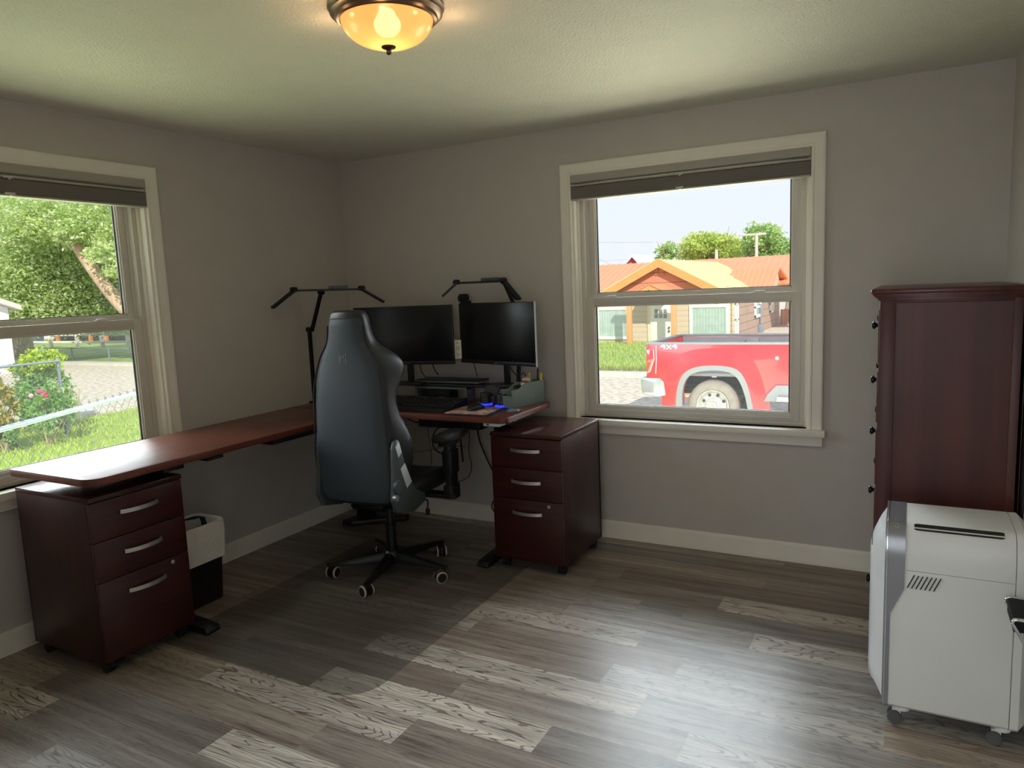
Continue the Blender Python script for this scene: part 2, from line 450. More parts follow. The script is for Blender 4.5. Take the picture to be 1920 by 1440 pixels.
# baseboards: tall board with a small shoe at the floor
def baseboard(name, p0, p1, nrm):
    """profile (offset from wall, z) swept along the wall"""
    prof = [(0, 0), (.016, 0), (.016, .022), (.0135, .028), (.012, .088), (.009, .1), (.004, .106), (0, .106)]
    p0, p1, n = V(p0), V(p1), V(nrm)
    rings = [[p+n*a+V((0, 0, z)) for a, z in prof] for p in (p0, p1)]
    return struct(MB().loft(rings).done(name, M_trim))
baseboard('baseboard_back', (0, 0, 0), (W, 0, 0), (0, -1, 0))
baseboard('baseboard_left', (0, -D, 0), (0, 0, 0), (1, 0, 0))
baseboard('baseboard_right', (W, -D, 0), (W, 0, 0), (-1, 0, 0))

# ---------------------------------------------------------------- windows (local: x along wall, y outward, z up)
M_pane = glassmat('window_glass', (.97, .98, .97, 1), haze=.002, hazecol=(.9, .92, .95, 1), gloss=.006)
M_screen = glassmat('insect_screen', (.98, .98, .98, 1), haze=.016, hazecol=(.85, .87, .9, 1), gloss=.0, rough=.6)
M_clip = pmat('clear_clip', rgb(205, 200, 198), .2, var=.02)
M_spacer = pmat('dark_glass_spacer', rgb(30, 31, 32), .5, var=.05)
def make_window(name, loc, rz):
    w = sempty(name, loc, rz)
    ho, hi = .7225, .658
    # casing: one moulded profile mitred round three sides
    prof = [(-.004, 0), (-.004, -.017), (0, -.0205), (.008, -.0205), (.012, -.017), (.03, -.0185), (.045, -.023), (.058, -.0255), (.0625, -.023), (.0645, -.018), (.0645, 0)]
    b = MB()
    b.loft([[V((-hi-o, y, hz0)) for o, y in prof], [V((-hi-o, y, 2.1685+o)) for o, y in prof], [V((hi+o, y, 2.1685+o)) for o, y in prof], [V((hi+o, y, hz0)) for o, y in prof]])
    b.done('casing', M_trim, w)
    # jamb liner
    b = MB()
    for s in (-1, 1):
        x0, x1 = sorted((s*(hi-.016), s*hi)); b.box(x0, x1, -.002, TH, hz0, hz1)
        x0, x1 = sorted((s*(hi-.03), s*(hi-.014))); b.box(x0, x1, .036, .052, hz0, hz1, .002)
    b.box(-hi, hi, -.002, TH, hz1-.016, hz1)
    b.done('jamb', M_trim, w)
    # vinyl frame with tracks
    b = MB()
    for s in (-1, 1):
        x0, x1 = sorted((s*.604, s*(hi-.016))); b.box(x0, x1, .05, .14, hz0, hz1-.016, .002)
        x0, x1 = sorted((s*.59, s*.61)); b.box(x0, x1, .083, .088, hz0, hz1-.016, .001)
    b.box(-.642, .642, .05, .14, hz1-.055, hz1-.016, .002)
    b.box(-.642, .642, .045, .15, hz0, .757, .003)
    b.done('frame', M_vinyl, w)
    # lower sash (inside) and upper sash (outside)
    def sash(nm, y0, y1, z0, z1, gx, gz0, gz1):
        b = MB(); q = .604
        b.box(-q, -gx, y0, y1, z0, z1, .003); b.box(gx, q, y0, y1, z0, z1, .003)
        b.box(-gx-.002, gx+.002, y0, y1, z0, gz0, .003); b.box(-gx-.002, gx+.002, y0, y1, gz1, z1, .003)
        # glazing bead
        for (x0, x1, za, zb) in ((-gx, -gx+.006, gz0, gz1), (gx-.006, gx, gz0, gz1), (-gx, gx, gz0, gz0+.006), (-gx, gx, gz1-.006, gz1)):
            b.box(x0, x1, y0+.008, y1-.006, za, zb)
        s = b.done(nm, M_vinyl, w)
        b = MB()
        for (x0, x1, za, zb) in ((-gx+.006, -gx+.013, gz0+.006, gz1-.006), (gx-.013, gx-.006, gz0+.006, gz1-.006), (-gx+.006, gx-.006, gz0+.006, gz0+.009)): b.box(x0, x1, (y0+y1)/2+.006, (y0+y1)/2+.012, za, zb)
        b.done('spacer', M_spacer, s)
        MB().box(-gx-.003, gx+.003, (y0+y1)/2+.002, (y0+y1)/2+.005, gz0-.003, gz1+.003).done('glass', M_pane, s)
        return s
    lo = sash('lower_sash', .054, .082, .757, 1.452, .556, .803, 1.404)
    up = sash('upper_sash', .09, .118, 1.43, hz1-.05, .552, 1.474, 2.085)
    for sx in (-.45, .39):
        MB().box(sx-.035, sx+.035, .058, .08, 1.452, 1.4565, .002).box(sx-.022, sx+.03, .06, .076, 1.4565, 1.463, .002).done('sash_lock', M_white, lo)
    b = MB(); b.box(-.56, .56, .0525, .0545, .775, .783, .0008); b.done('sash_lift', M_white, lo)
    # screen over the lower half, outside
    sc = MB(); sc.box(-.598, .598, .128, .1285, .77, 1.44); sc.done('insect_screen', M_screen, w)
    b = MB()
    for (x0, x1, z0, z1) in ((-.604, -.588, .757, 1.45), (.588, .604, .757, 1.45), (-.604, .604, 1.436, 1.45), (-.604, .604, .757, .773)): b.box(x0, x1, .122, .134, z0, z1, .002)
    b.done('screen_frame', M_white, w)
    # stool and apron
    b = MB(); b.box(-ho-.016, ho+.016, -.055, .05, .699, .735, .006); b.done('stool', M_trim, w)
    b = MB(); b.box(-ho, ho, -.017, 0, .645, .699, .004); b.box(-ho, ho, -.02, 0, .645, .658, .004); b.done('apron', M_trim, w)
    return w
M_shade1 = pmat('shade_rail_grey', rgb(172, 167, 158), .5, var=.03)
M_shade2 = pmat('shade_fabric_taupe', rgb(118, 112, 108), .8, var=.04, bump=.15, bscale=400)
def make_shade(loc, rz, label):
    s = thing('cellular_shade', label, 'window shade', loc, rz, 'raised cellular shades in the two windows')
    hx = .652
    MB().prism([(-.012, 2.118), (-.02, 2.124), (-.02, 2.160), (-.014, 2.1685), (.032, 2.1685), (.032, 2.118)], 'x', -hx, hx).done('headrail', M_shade1, s)
    MB().box(-hx, hx, -.021, .028, 2.1, 2.112, .003).done('middle_rail', M_shade1, s)
    prof = [(.026, 2.098)]
    n = 7
    for i in range(n):
        z0 = 2.098-i*(.066/n); prof += [(-.0175, z0-.0005), (-.019, z0-.0047), (-.0175, z0-.0089)]
    prof += [(.026, 2.032)]
    b = MB(); b.prism(list(reversed(prof)), 'x', -hx+.001, hx-.001)
    b.done('folded_fabric', M_shade2, s, ang=80)
    MB().box(-hx, hx, -.021, .028, 2.022, 2.0315, .003).done('bottom_rail', M_shade1, s)
    for z in (2.104, 2.034): MB().box(-.03, .012, -.027, -.018, z-.006, z+.004, .002).box(-.012, 0, -.03, -.02, z-.012, z-.002, .002).done('cord_clip', M_clip, s)
    return s
make_window('window_2', (CXB, 0, 0), 0)
make_window('window_1', (0, CYL, 0), PI/2)
make_shade((CXB, 0, 0), 0, 'grey cellular shade pulled up over the window looking onto the red pickup')
make_shade((0, CYL, 0), PI/2, 'grey cellular shade pulled up over the window looking onto the lawn and chain-link fence')

# ---------------------------------------------------------------- ceiling lamp
LX, LY = 2.015, -2.035
M_bronze = pmat('dark_bronze', rgb(88, 74, 62), .35, metal=.7, var=.1)
LAMP_GLASS = .2
def lampglass():
    t = NT('amber_lamp_glass'); t.n.remove(t.bs)
    nz = t.node('ShaderNodeTexNoise'); nz.inputs['Scale'].default_value = 9; nz.inputs['Detail'].default_value = 3; nz.inputs['Distortion'].default_value = 1.2
    mp = t.coord((1, 1, 1)); t.link(mp, 0, nz, 'Vector')
    r = t.ramp([(.35, (1.0, .63, .27, 1)), (.65, (1.0, .70, .34, 1))]); t.link(nz, 'Fac', r, 0)
    tl = t.node('ShaderNodeBsdfTranslucent'); t.link(r, 0, tl, 0)
    tr = t.node('ShaderNodeBsdfRefraction'); tr.inputs['Roughness'].default_value = .48; tr.inputs['IOR'].default_value = 1.02; tr.inputs[0].default_value = (1, .93, .78, 1)
    gl = t.node('ShaderNodeBsdfGlossy'); gl.inputs['Roughness'].default_value = .2
    m1 = t.node('ShaderNodeMixShader'); m1.inputs[0].default_value = .35; t.link(tl, 0, m1, 1); t.link(tr, 0, m1, 2)
    m2 = t.node('ShaderNodeMixShader'); m2.inputs[0].default_value = .05; t.link(m1, 0, m2, 1); t.link(gl, 0, m2, 2)
    em = t.node('ShaderNodeEmission'); em.inputs['Strength'].default_value = LAMP_GLASS; t.link(r, 0, em, 0)
    ad = t.node('ShaderNodeAddShader'); t.link(m2, 0, ad, 0); t.link(em, 0, ad, 1)
    t.l.new(ad.outputs[0], t.out.inputs[0]); return t.m
lt = thing('ceiling_light', 'flush ceiling light with lit amber glass bowl and bronze rim', 'ceiling light', (LX, LY, 2.44))
MB().lathe([(0, 0), (.176, 0), (.184, -.005), (.184, -.016), (.178, -.02), (.174, -.026), (.178, -.032), (.172, -.038), (.162, -.042), (.158, -.05), (.15, -.053), (.143, -.048), (.143, -.012), (0, -.012)], 56).done('rim', M_bronze, lt)
prof = []
for i in range(15):
    a = i/14*PI/2; prof.append((.147*math.cos(a)**.8 if i < 14 else 0.0, -.046-.084*math.sin(a)**1.1))
inner = [(max(0, r-.004), z+.004) for r, z in reversed(prof)]
MB().lathe(prof+inner, 56).done('glass_bowl', lampglass(), lt, ang=180)
MB().lathe([(0, -.122), (.018, -.125), (.0235, -.129), (.022, -.133), (.012, -.137), (.007, -.14), (.0095, -.144), (.0095, -.149), (.006, -.153), (0, -.155)], 24).done('finial', M_bronze, lt)
M_bulb = pmat('lit_bulb', (1, .85, .6, 1), .4, var=0, emit=(1, .78, .48, 1), estr=9.0)
MB().ball((0, 0, -.06), .042, (1, 1, .8)).done('bulb', M_bulb, lt)
# ================================================================ furniture
# ---- L-shaped desk, top at .85
DZ = .85
dk = thing('desk', 'L-shaped cherry wood sit-stand desk along the two walls of the corner', 'desk', (0, 0, 0))
b = MB()
def fillet(cx, cy, r, a0, a1, n=6): return [(cx+r*math.cos(math.radians(a0+(a1-a0)*i/n)), cy+r*math.sin(math.radians(a0+(a1-a0)*i/n))) for i in range(n+1)]
x0, x1, yb, y0 = .125, .705, -2.385, -.76
poly = [(x0+.01, yb)] + fillet(x1-.07, yb+.07, .07, -90, 0) + [(x1, y0), (x0, y0), (x0, yb+.01)]
b.prism(poly, 'z', DZ-.031, DZ, .0025)
b.done('return_top', M_desk_y, dk)
poly = [(x0, -.755), (x1, -.755)] + [(x1+.10-.10*math.cos(math.radians(a)), -.755+.02*math.sin(math.radians(a))) for a in (30, 60, 90)] + [(1.2, -.735)] + fillet(1.605, -.69, .045, -90, 0) + fillet(1.59, -.2, .06, 0, 90) + [(x0, -.14)]
MB().prism(poly, 'z', DZ-.031, DZ, .0025).done('main_top', M_desk_x if False else wood('desk_cherry_wide', rgb(92, 48, 36), rgb(118, 64, 48), .36, 'x'), dk)
# frame: legs, feet, beams
b = MB(); b.box(.40, .45, -2.0, -1.0, DZ-.075, DZ-.033, .004); b.box(.5, 1.55, -.47, -.42, DZ-.075, DZ-.033, .004)
b.box(.22, .66, -2.03, -1.93, DZ-.06, DZ-.032, .004); b.box(1.47, 1.56, -.69, -.19, DZ-.06, DZ-.032, .004); b.box(.2, .6, -.6, -.2, DZ-.05, DZ-.032, .004)
b.done('frame', M_blackm, dk)
def deskleg(x, y, along):
    b = MB(); b.box(x-.045, x+.045, y-.03, y+.03, .03, .45, .005); b.box(x-.038, x+.038, y-.024, y+.024, .4, DZ-.06, .004)
    b.done('leg', M_blackm, dk)
    b = MB()
    if along == 'x':
        b.prism([(x-.26, .004), (x+.30, .004), (x+.305, .012), (x+.29, .034), (x+.05, .048), (x-.05, .048), (x-.25, .034), (x-.265, .012)], 'y', y-.038, y+.038, .004)
    else:
        b.prism([(y-.28, .004), (y+.24, .004), (y+.245, .012), (y+.23, .034), (y+.05, .048), (y-.05, .048), (y-.27, .034), (y-.285, .012)], 'x', x-.035, x+.035, .004)
    f = b.done('foot', M_blackm, dk)
    for q in (-.23, .23):
        p = (x+q, y) if along == 'x' else (x, y+q)
        MB().cyl((p[0], p[1], .0037), (p[0], p[1], .008), .018).done('leveller', M_rubber, f)
deskleg(.405, -1.9, 'x'); deskleg(1.465, -.455, 'y')
b = MB(); b.box(.26, .35, -.37, -.28, .03, DZ-.05, .005); b.done('leg', M_blackm, dk)
b = MB(); b.prism([(.2, -.45), (.28, -.45), (.55, -.22), (.55, -.17), (.2, -.17)], 'z', .0, .035, .004); b.done('foot', M_blackm, dk)
b = MB(); b.box(.60, .69, -1.83, -1.74, DZ-.052, DZ-.032, .004); b.box(.66, .7, -1.82, -1.76, DZ-.047, DZ-.036, .002); b.done('height_control', M_black, dk)
b = MB(); b.box(.46, .68, -1.43, -1.10, DZ-.062, DZ-.032, .006); b.done('control_box', M_black, dk)
b = MB(); b.box(1.0, 1.42, -.62, -.3, DZ-.10, DZ-.032, .008); b.done('cable_tray', M_blackm, dk)

# ---- mobile pedestals (local: front faces -y, x across, origin at floor centre of the front)
def pedestal(label, loc, rz, w, dp):
    p = thing('filing_cabinet', label, 'filing cabinet', loc, rz, 'matching three-drawer pedestals under the desk ends')
    h0, h1 = .058, .763; q = w/2
    b = MB(); b.box(-q, -q+.018, .019, dp, h0, h1-.02, .001); b.box(q-.018, q, .019, dp, h0, h1-.02, .001); b.box(-q, q, dp-.015, dp, h0, h1-.02); b.box(-q+.018, q-.018, .03, dp, h0, h0+.02)
    b.box(-q+.018, q-.018, .03, .06, h0, h1-.02)
    b.done('body', M_dkwood, p)
    MB().box(-q-.002, q+.002, -.002, dp, h1-.02, h1, .002).done('top', M_dkwood_top, p)
    zs = [h0+.003, h0+.347, h0+.517, h1-.0225]
    hh = [h0+.275, h0+.447, h0+.618]
    for i in range(3):
        z0, z1 = zs[i]+.0015, zs[i+1]-.0015
        d = MB().box(-q+.001, q-.001, 0, .018, z0, z1, .0015).done('drawer', M_dkwood_topx, p)
        # bowed pull
        hl = .088; n = 14; rings = []
        for k in range(n+1):
            t = -1+2*k/n; x = t*hl; y = -.004-.024*(1-t*t)**.8
            tx = 1; s_ = .0035
            zc = hh[i]
            rings.append([(x, y-s_, zc-.0085), (x, y+s_, zc-.0085), (x, y+s_, zc+.0085), (x, y-s_, zc+.0085)])
        b = MB().loft(rings); b.box(-hl, -hl+.01, -.006, .001, hh[i]-.0085, hh[i]+.0085); b.box(hl-.01, hl, -.006, .001, hh[i]-.0085, hh[i]+.0085)
        b.done('handle', M_silver, d)
        if i == 0:
            MB().lathe([(0, .004), (.0075, .004), (.0095, .002), (.0095, 0)], 20, M=Matrix.Translation((q-.082, 0, h0+.322)) @ Matrix.Rotation(PI/2, 4, 'X')).box(q-.083, q-.081, -.0046, -.003, h0+.318, h0+.326).done('lock', M_silver, d)
    for (cx, cy) in ((-q+.04, .05), (q-.04, .05), (-q+.04, dp-.05), (q-.04, dp-.05)):
        c = MB(); c.box(cx-.014, cx+.014, cy-.016, cy+.016, h0-.012, h0, .003); c.box(cx-.007, cx+.007, cy-.02, cy+.012, .02, h0-.008, .003)
        cs = c.done('caster', M_black, p)
        for s in (-1, 1):
            MB().cyl((cx+s*.008, cy+.006, .023), (cx+s*.019, cy+.006, .023), .023, n=18).done('wheel', M_rubber, cs)
    return p
pedestal('dark cherry three-drawer file cabinet beneath the desk end by the lawn-side window', (.640, -2.152, 0), PI/2, .424, .525)
pedestal('dark cherry three-drawer file cabinet beneath the desk end beside the red-pickup window', (1.737, -.69, 0), 0, .42, .525)

# ---- waste bin
bn = thing('waste_bin', 'black waste bin with white liner folded over the rim between desk foot and file cabinet', 'waste bin', (.315, -1.69, 0))
def rrect(hx, hy, r, z, n=5, cx=0, cy=0):
    out = []
    for (sx, sy, a) in ((1, 1, 0), (-1, 1, 90), (-1, -1, 180), (1, -1, 270)):
        for i in range(n+1):
            t = math.radians(a+90*i/n); out.append(V((cx+sx*(hx-r)+r*math.cos(t), cy+sy*(hy-r)+r*math.sin(t), z)))
    return out
b = MB(); b.loft([rrect(.088, .108, .03, .0), rrect(.09, .11, .03, .004), rrect(.11, .131, .035, .40), rrect(.113, .134, .037, .405), rrect(.107, .129, .035, .405), rrect(.086, .105, .03, .012)])
b.done('bin_body', M_black, bn)
M_bag = NT('white_bin_liner'); M_bag.bs.inputs['Base Color'].default_value = rgb(225, 222, 216); M_bag.bs.inputs['Roughness'].default_value = .35
M_bag.bs.inputs['Subsurface Weight'].default_value = 0.0
nz = M_bag.node('ShaderNodeTexNoise'); nz.inputs['Scale'].default_value = 26; nz.inputs['Detail'].default_value = 4; M_bag.link(M_bag.coord(), 0, nz, 'Vector')
bp = M_bag.node('ShaderNodeBump'); bp.inputs['Strength'].default_value = .7; bp.inputs['Distance'].default_value = .02; M_bag.link(nz, 'Fac', bp, 'Height'); M_bag.link(bp, 0, M_bag.bs, 'Normal')
def wob(ring, amp, seed):
    return [p + V((noise.noise(p*14+V((seed, 0, 0)))*amp, noise.noise(p*14+V((0, seed, 0)))*amp, noise.noise(p*20+V((0, 0, seed)))*amp*.8)) for p in ring]
R = [rrect(.092, .112, .034, .14, 8), rrect(.098, .12, .034, .25, 8), rrect(.103, .125, .036, .36, 8), rrect(.108, .13, .037, .414, 8), rrect(.114, .136, .039, .42, 8), rrect(.1185, .1405, .04, .412, 8), rrect(.1185, .1405, .04, .36, 8), rrect(.1175, .139, .04, .30, 8), rrect(.1155, .137, .04, .25, 8), rrect(.114, .135, .04, .225, 8)]
amps = [.012, .014, .012, .008, .008, .007, .008, .009, .009, .012]
MB().loft([[p+V((0, 0, .0)) for p in wob(r, a, i*1.7)] for i, (r, a) in enumerate(zip(R, amps))], caps=False).done('liner', M_bag.m, bn, ang=180)

# ---- tall chest of drawers against the right-hand wall (drawers face into the room)
ch = thing('chest_of_drawers', 'tall mahogany chest of drawers standing in the corner behind the white air conditioner', 'chest of drawers', (0, 0, 0))
cx0, cx1, cy0, cy1, ct = 3.404, 3.868, -.90, -.03, 1.467
b = MB()
for y0, y1 in ((cy0, cy0+.02), (cy1-.02, cy1)):
    b.box(cx0, cx0+.055, y0, y1, .0, ct-.03, .002); b.box(cx1-.04, cx1, y0, y1, .0, ct-.03, .002)
    b.box(cx0+.05, cx1-.035, y0+.006, y1-.006, .08, ct-.04); b.box(cx0+.05, cx1-.035, y0, y1, ct-.055, ct-.03, .002); b.box(cx0+.05, cx1-.035, y0, y1, .06, .13, .002)
b.box(cx1-.012, cx1, cy0, cy1, .05, ct-.03); b.box(cx0+.02, cx1, cy0+.02, cy1-.02, .06, .08)
zl = [.10, .40, .68, .93, 1.16, 1.40]
for z in zl: b.box(cx0, cx0+.03, cy0+.018, cy1-.018, z-.012, z+.012)
b.done('carcass', M_chest, ch)
prof = [(0, 0), (0, -.022), (-.006, -.026), (.002-.002, -.03), (.004, -.032)]
b = MB(); b.box(cx0-.031, cx1+.002, cy0-.026, cy1, ct-.02, ct, .006)
for i, (o, z0, z1) in enumerate(((.024, ct-.026, ct-.019), (.018, ct-.032, ct-.025), (.011, ct-.037, ct-.031), (.006, ct-.044, ct-.036))):
    b.box(cx0-o, cx1, cy0-o*.85, cy1, z0, z1, .001)
b.done('top', wood('chest_top', rgb(70, 32, 28), rgb(92, 44, 38), .3, 'y', .8), ch)
M_knob = pmat('dark_knob', rgb(40, 42, 44), .22, metal=.8, var=.05)
kz = [.25, .60-.07, .83-.035, 1.045, 1.285]
kk = [at(1636, 917, y=-.74).z, at(1640, 800, y=-.74).z, at(1643, 712, y=-.74).z, at(1645, 610, y=-.74).z]
kz = [.25]+kk
M_drawer = wood('chest_drawer', rgb(66, 30, 26), rgb(96, 46, 38), .3, 'y', .8)
for i in range(5):
    z0, z1 = zl[i]+.014, zl[i+1]-.014
    d = MB().box(cx0-.006, cx0+.02, cy0+.03, cy1-.03, z0, z1, .004).done('drawer', M_drawer, ch)
    for y in (cy0+.17, cy1-.17):
        z = min(max(kz[i], z0+.03), z1-.03)
        MB().lathe([(0, .026), (.012, .025), (.0165, .02), (.0165, .016), (.008, .010), (.007, 0)], 18, M=Matrix.Translation((cx0-.006, y, z)) @ Matrix.Rotation(-PI/2, 4, 'Y')).done('knob', M_knob, d)

# ---- portable air conditioner (side faces the camera)
ac = thing('portable_air_conditioner', 'white portable air conditioner on casters in front of the tall chest', 'air conditioner', (0, 0, 0))
ax0, ax1, ay0, ay1, az0, az1 = 3.462, 3.862, -1.40, -1.06, .062, .703
RY, RZ_ = .062, .125
def acprof(inset=0.0, z0=az0, z1=az1, n=9):
    """outline in y,z with long rounded shoulders"""
    a, c = ay0+inset, ay1-inset; z0 += inset; z1 -= inset
    p = [(a+.012, z0), (a, z0+.012)]
    p += [(a+RY-RY*math.cos(t*PI/2/n), z1-RZ_+RZ_*math.sin(t*PI/2/n)) for t in range(n+1)]
    p += [(c-RY+RY*math.sin(t*PI/2/n), z1-RZ_+RZ_*math.cos(t*PI/2/n)) for t in range(n+1)]
    p += [(c, z0+.012), (c-.012, z0)]
    return p
def actop(y):
    d = min(y-ay0, ay1-y)
    return az1 if d >= RY else az1-RZ_+RZ_*math.sqrt(max(0, 1-((RY-d)/RY)**2))
def acsh(deg, off=0.0):
    """point on the near shoulder: y, z"""
    t = math.radians(deg); n = V((-math.cos(t)/RY, math.sin(t)/RZ_)).normalized()
    return ay0+RY-RY*math.cos(t)+n.x*off, az1-RZ_+RZ_*math.sin(t)+n.y*off
def acring(x, inset=0.0): return [V((x, y, z)) for y, z in acprof(inset)]
M_acw = pmat('ac_white', rgb(222, 223, 221), .38, var=.008, bump=.04, bscale=500)
M_acf = pmat('ac_front_white', rgb(230, 233, 236), .16, var=.006)
M_acg = pmat('ac_silver_trim', rgb(150, 152, 158), .3, metal=.55, var=.02)
b = MB(); b.loft([acring(3.468, .006), acring(3.472, .001), acring(3.474), acring(3.812), acring(3.8135, .0015)])
b.done('body', M_acw, ac, ang=35)
b = MB(); b.loft([acring(3.815, .0015), acring(3.816), acring(3.838, .0), acring(3.858, .02), acring(3.866, .04)]); b.done('back_cover', M_acw, ac, ang=35)
# silver band that narrows to a strip low down
def bandring(off):
    """points along the band's edge on the outline"""
    return [V((0, y, z)) for y, z in acprof(-off)]
b = MB()
ring = acprof(-.0015)
def bandx(z):
    return 3.511 if z > .49 else (3.511-(.49-z)/.10*.042 if z > .39 else 3.469)
pts = []
fine = []
for i in range(len(ring)):
    y, z = ring[i]; y2, z2 = ring[(i+1) % len(ring)]
    m = 12 if abs(z2-z) > .2 else 1
    for k in range(m): fine.append((y+(y2-y)*k/m, z+(z2-z)*k/m))
extra = []
for (y, z) in fine: extra.append((y, z))
# insert the two bends exactly on both long sides
def ins(lst, zz):
    out = []
    for i, (y, z) in enumerate(lst):
        y2, z2 = lst[(i+1) % len(lst)]; out.append((y, z))
        if (z-zz)*(z2-zz) < 0 and abs(y-y2) < .02: out.append((y+(y2-y)*(zz-z)/(z2-z), zz))
    return out
fine = ins(ins(fine, .49), .39)
b.loft([[V((3.456, y, z)) for y, z in fine], [V((bandx(z), y, z)) for y, z in fine]], caps=False)
b.loft([[V((3.452, y*1.0, z)) for y, z in fine], [V((3.456, y, z)) for y, z in fine]], caps=False)
band = b.done('silver_band', M_acg, ac, ang=35)
MB().tube([V((3.4585, y, z)) for y, z in acprof(-.002)], .0016, 6, closed=True).done('chrome_line', M_chrome, band)
# bulging front panel
P = []
yc, hy = (ay0+ay1)/2, (ay1-ay0)/2
for i in range(15):
    u = -1+2*i/14; row = []
    for j in range(17):
        t = j/16; ztp = actop(yc+hy*u*.985)-.004; z = .085+(ztp-.085)*t
        bul = .052*(1-abs(u)**2.4)
        tt = min(1, (1-t)/.16)**.75; tb = min(1, t/.05)**.6
        row.append(V((3.4555-bul*min(tt, 1)*(.25+.75*tb), yc+hy*u*.997, z-.0+(-.02*(1-abs(u)**2.4))*(1 if j == 16 else 0))))
    P.append(row)
b = MB(); b.grid(P)
back = [[V((3.4575, yc+hy*(-1+2*i/14)*.997, .085+(actop(yc+hy*(-1+2*i/14)*.985)-.004-.085)*j/16)) for j in range(17)] for i in range(15)]
b.grid(back)
edge = lambda Q: [Q[i][0] for i in range(15)]+[Q[14][j] for j in range(1, 17)]+[Q[i][16] for i in range(13, -1, -1)]+[Q[0][j] for j in range(15, 0, -1)]
b.loft([edge(P), edge(back)], caps=False)
bmesh.ops.remove_doubles(b.bm, verts=b.bm.verts, dist=1e-5)
fp = b.done('front_panel', M_acf, ac, ang=50)
M_mark = pmat('grey_mark', rgb(92, 96, 104), .5, var=.02)
b = MB()
yl = yc-hy*.45
for k in range(5):
    bx = 3.4555-.052*(1-.45**2.4)-.0012
    b.box(bx-.0008, bx+.002, yl-.006-.002*k, yl-.0035-.002*k+.003*(k % 2), .598+.011*k, .6065+.011*k)
b.done('front_mark', M_mark, fp)
# outlet slot with a louvre, in the front shoulder of the top
M_slot = pmat('slot_dark', rgb(38, 30, 26), .5, var=.05)
b = MB()
rings = []
for x in (3.535, 3.543, 3.775, 3.783):
    e = 2 if x in (3.535, 3.783) else 0
    rings.append([V((x,)+acsh(v, .0012)) for v in (58+e, 63, 68, 73, 78-e)])
b.loft(rings, caps=False, closed=False); sl = b.done('air_outlet', M_slot, ac)
b = MB()
py, pz = acsh(63.5, .003)
b.tube([(3.535, py, pz), (3.783, py, pz)], .0022, 6); b.done('louvre', M_acw, sl)
# seven slanting slots in the side
b = MB()
for k in range(7):
    xa = 3.539+k*.0126
    b.tube([(xa, ay0-.0006, .541), (xa-.0195, ay0-.0006, .495)], .0018, 6)
b.done('side_vent', M_rubber, ac)
b = MB(); b.box(3.514, 3.812, ay0-.0006, ay0+.001, .5545, .5555); b.done('seam', M_mark, ac)
b = MB()
for (x, a) in ((3.4815, 70), (3.4885, 70), (3.4805, 62), (3.486, 60), (3.490, 63)):
    b.ball((x,)+acsh(a, .0015), .0016, u=8, v=6)
b.done('buttons', pmat('pale_mark', rgb(225, 226, 230), .4, var=.02), band)
for (x, y) in ((3.515, ay0+.03), (3.80, ay0+.03), (3.515, ay1-.05), (3.80, ay1-.05)):
    c = MB().lathe([(0, .05), (.024, .052), (.024, .058), (.018, .064), (0, .064)], 20, c=(x, y, 0)).box(x-.03, x-.002, y-.01, y+.01, .028, .05, .004).done('caster', M_white, ac)
    for s in (-1, 1):
        MB().lathe([(0, .005), (.019, .005), (.0195, .004), (.0215, .004), (.0225, .002), (.0225, -.006), (0, -.006)], 22, M=Matrix.Translation((x-.022, y+s*.017, .0225)) @ Matrix.Rotation(-s*PI/2 if s > 0 else PI/2, 4, 'X')).done('wheel', pmat('caster_grey', rgb(92, 93, 95), .45, var=.05), c)

# ---- chair mat
cm = MB()
outl = fillet(1.715-.15, -2.06+.15, .15, 0, -90) [::-1] if False else fillet(1.565, -1.915, .15, -90, 0)
poly = outl + [(1.69, -.62), (.56, -.62), (.56, -2.065)]
cm.prism(poly, 'z', .0006, .0036, .0008)
def matmat():
    t = NT('clear_vinyl_mat'); t.n.remove(t.bs)
    tr = t.node('ShaderNodeBsdfTransparent'); tr.inputs[0].default_value = (.93, .925, .92, 1)
    df = t.node('ShaderNodeBsdfDiffuse'); df.inputs[0].default_value = (.20, .195, .19, 1)
    gl = t.node('ShaderNodeBsdfGlossy'); gl.inputs['Roughness'].default_value = .45
    m1 = t.node('ShaderNodeMixShader'); m1.inputs[0].default_value = .13; t.link(tr, 0, m1, 1); t.link(df, 0, m1, 2)
    m2 = t.node('ShaderNodeMixShader'); m2.inputs[0].default_value = .035; t.link(m1, 0, m2, 1); t.link(gl, 0, m2, 2)
    t.l.new(m2.outputs[0], t.out.inputs[0]); return t.m
tag(cm.done('chair_mat', matmat()), 'clear vinyl chair mat with rounded corner lying on the plank floor under the chair', 'chair mat')

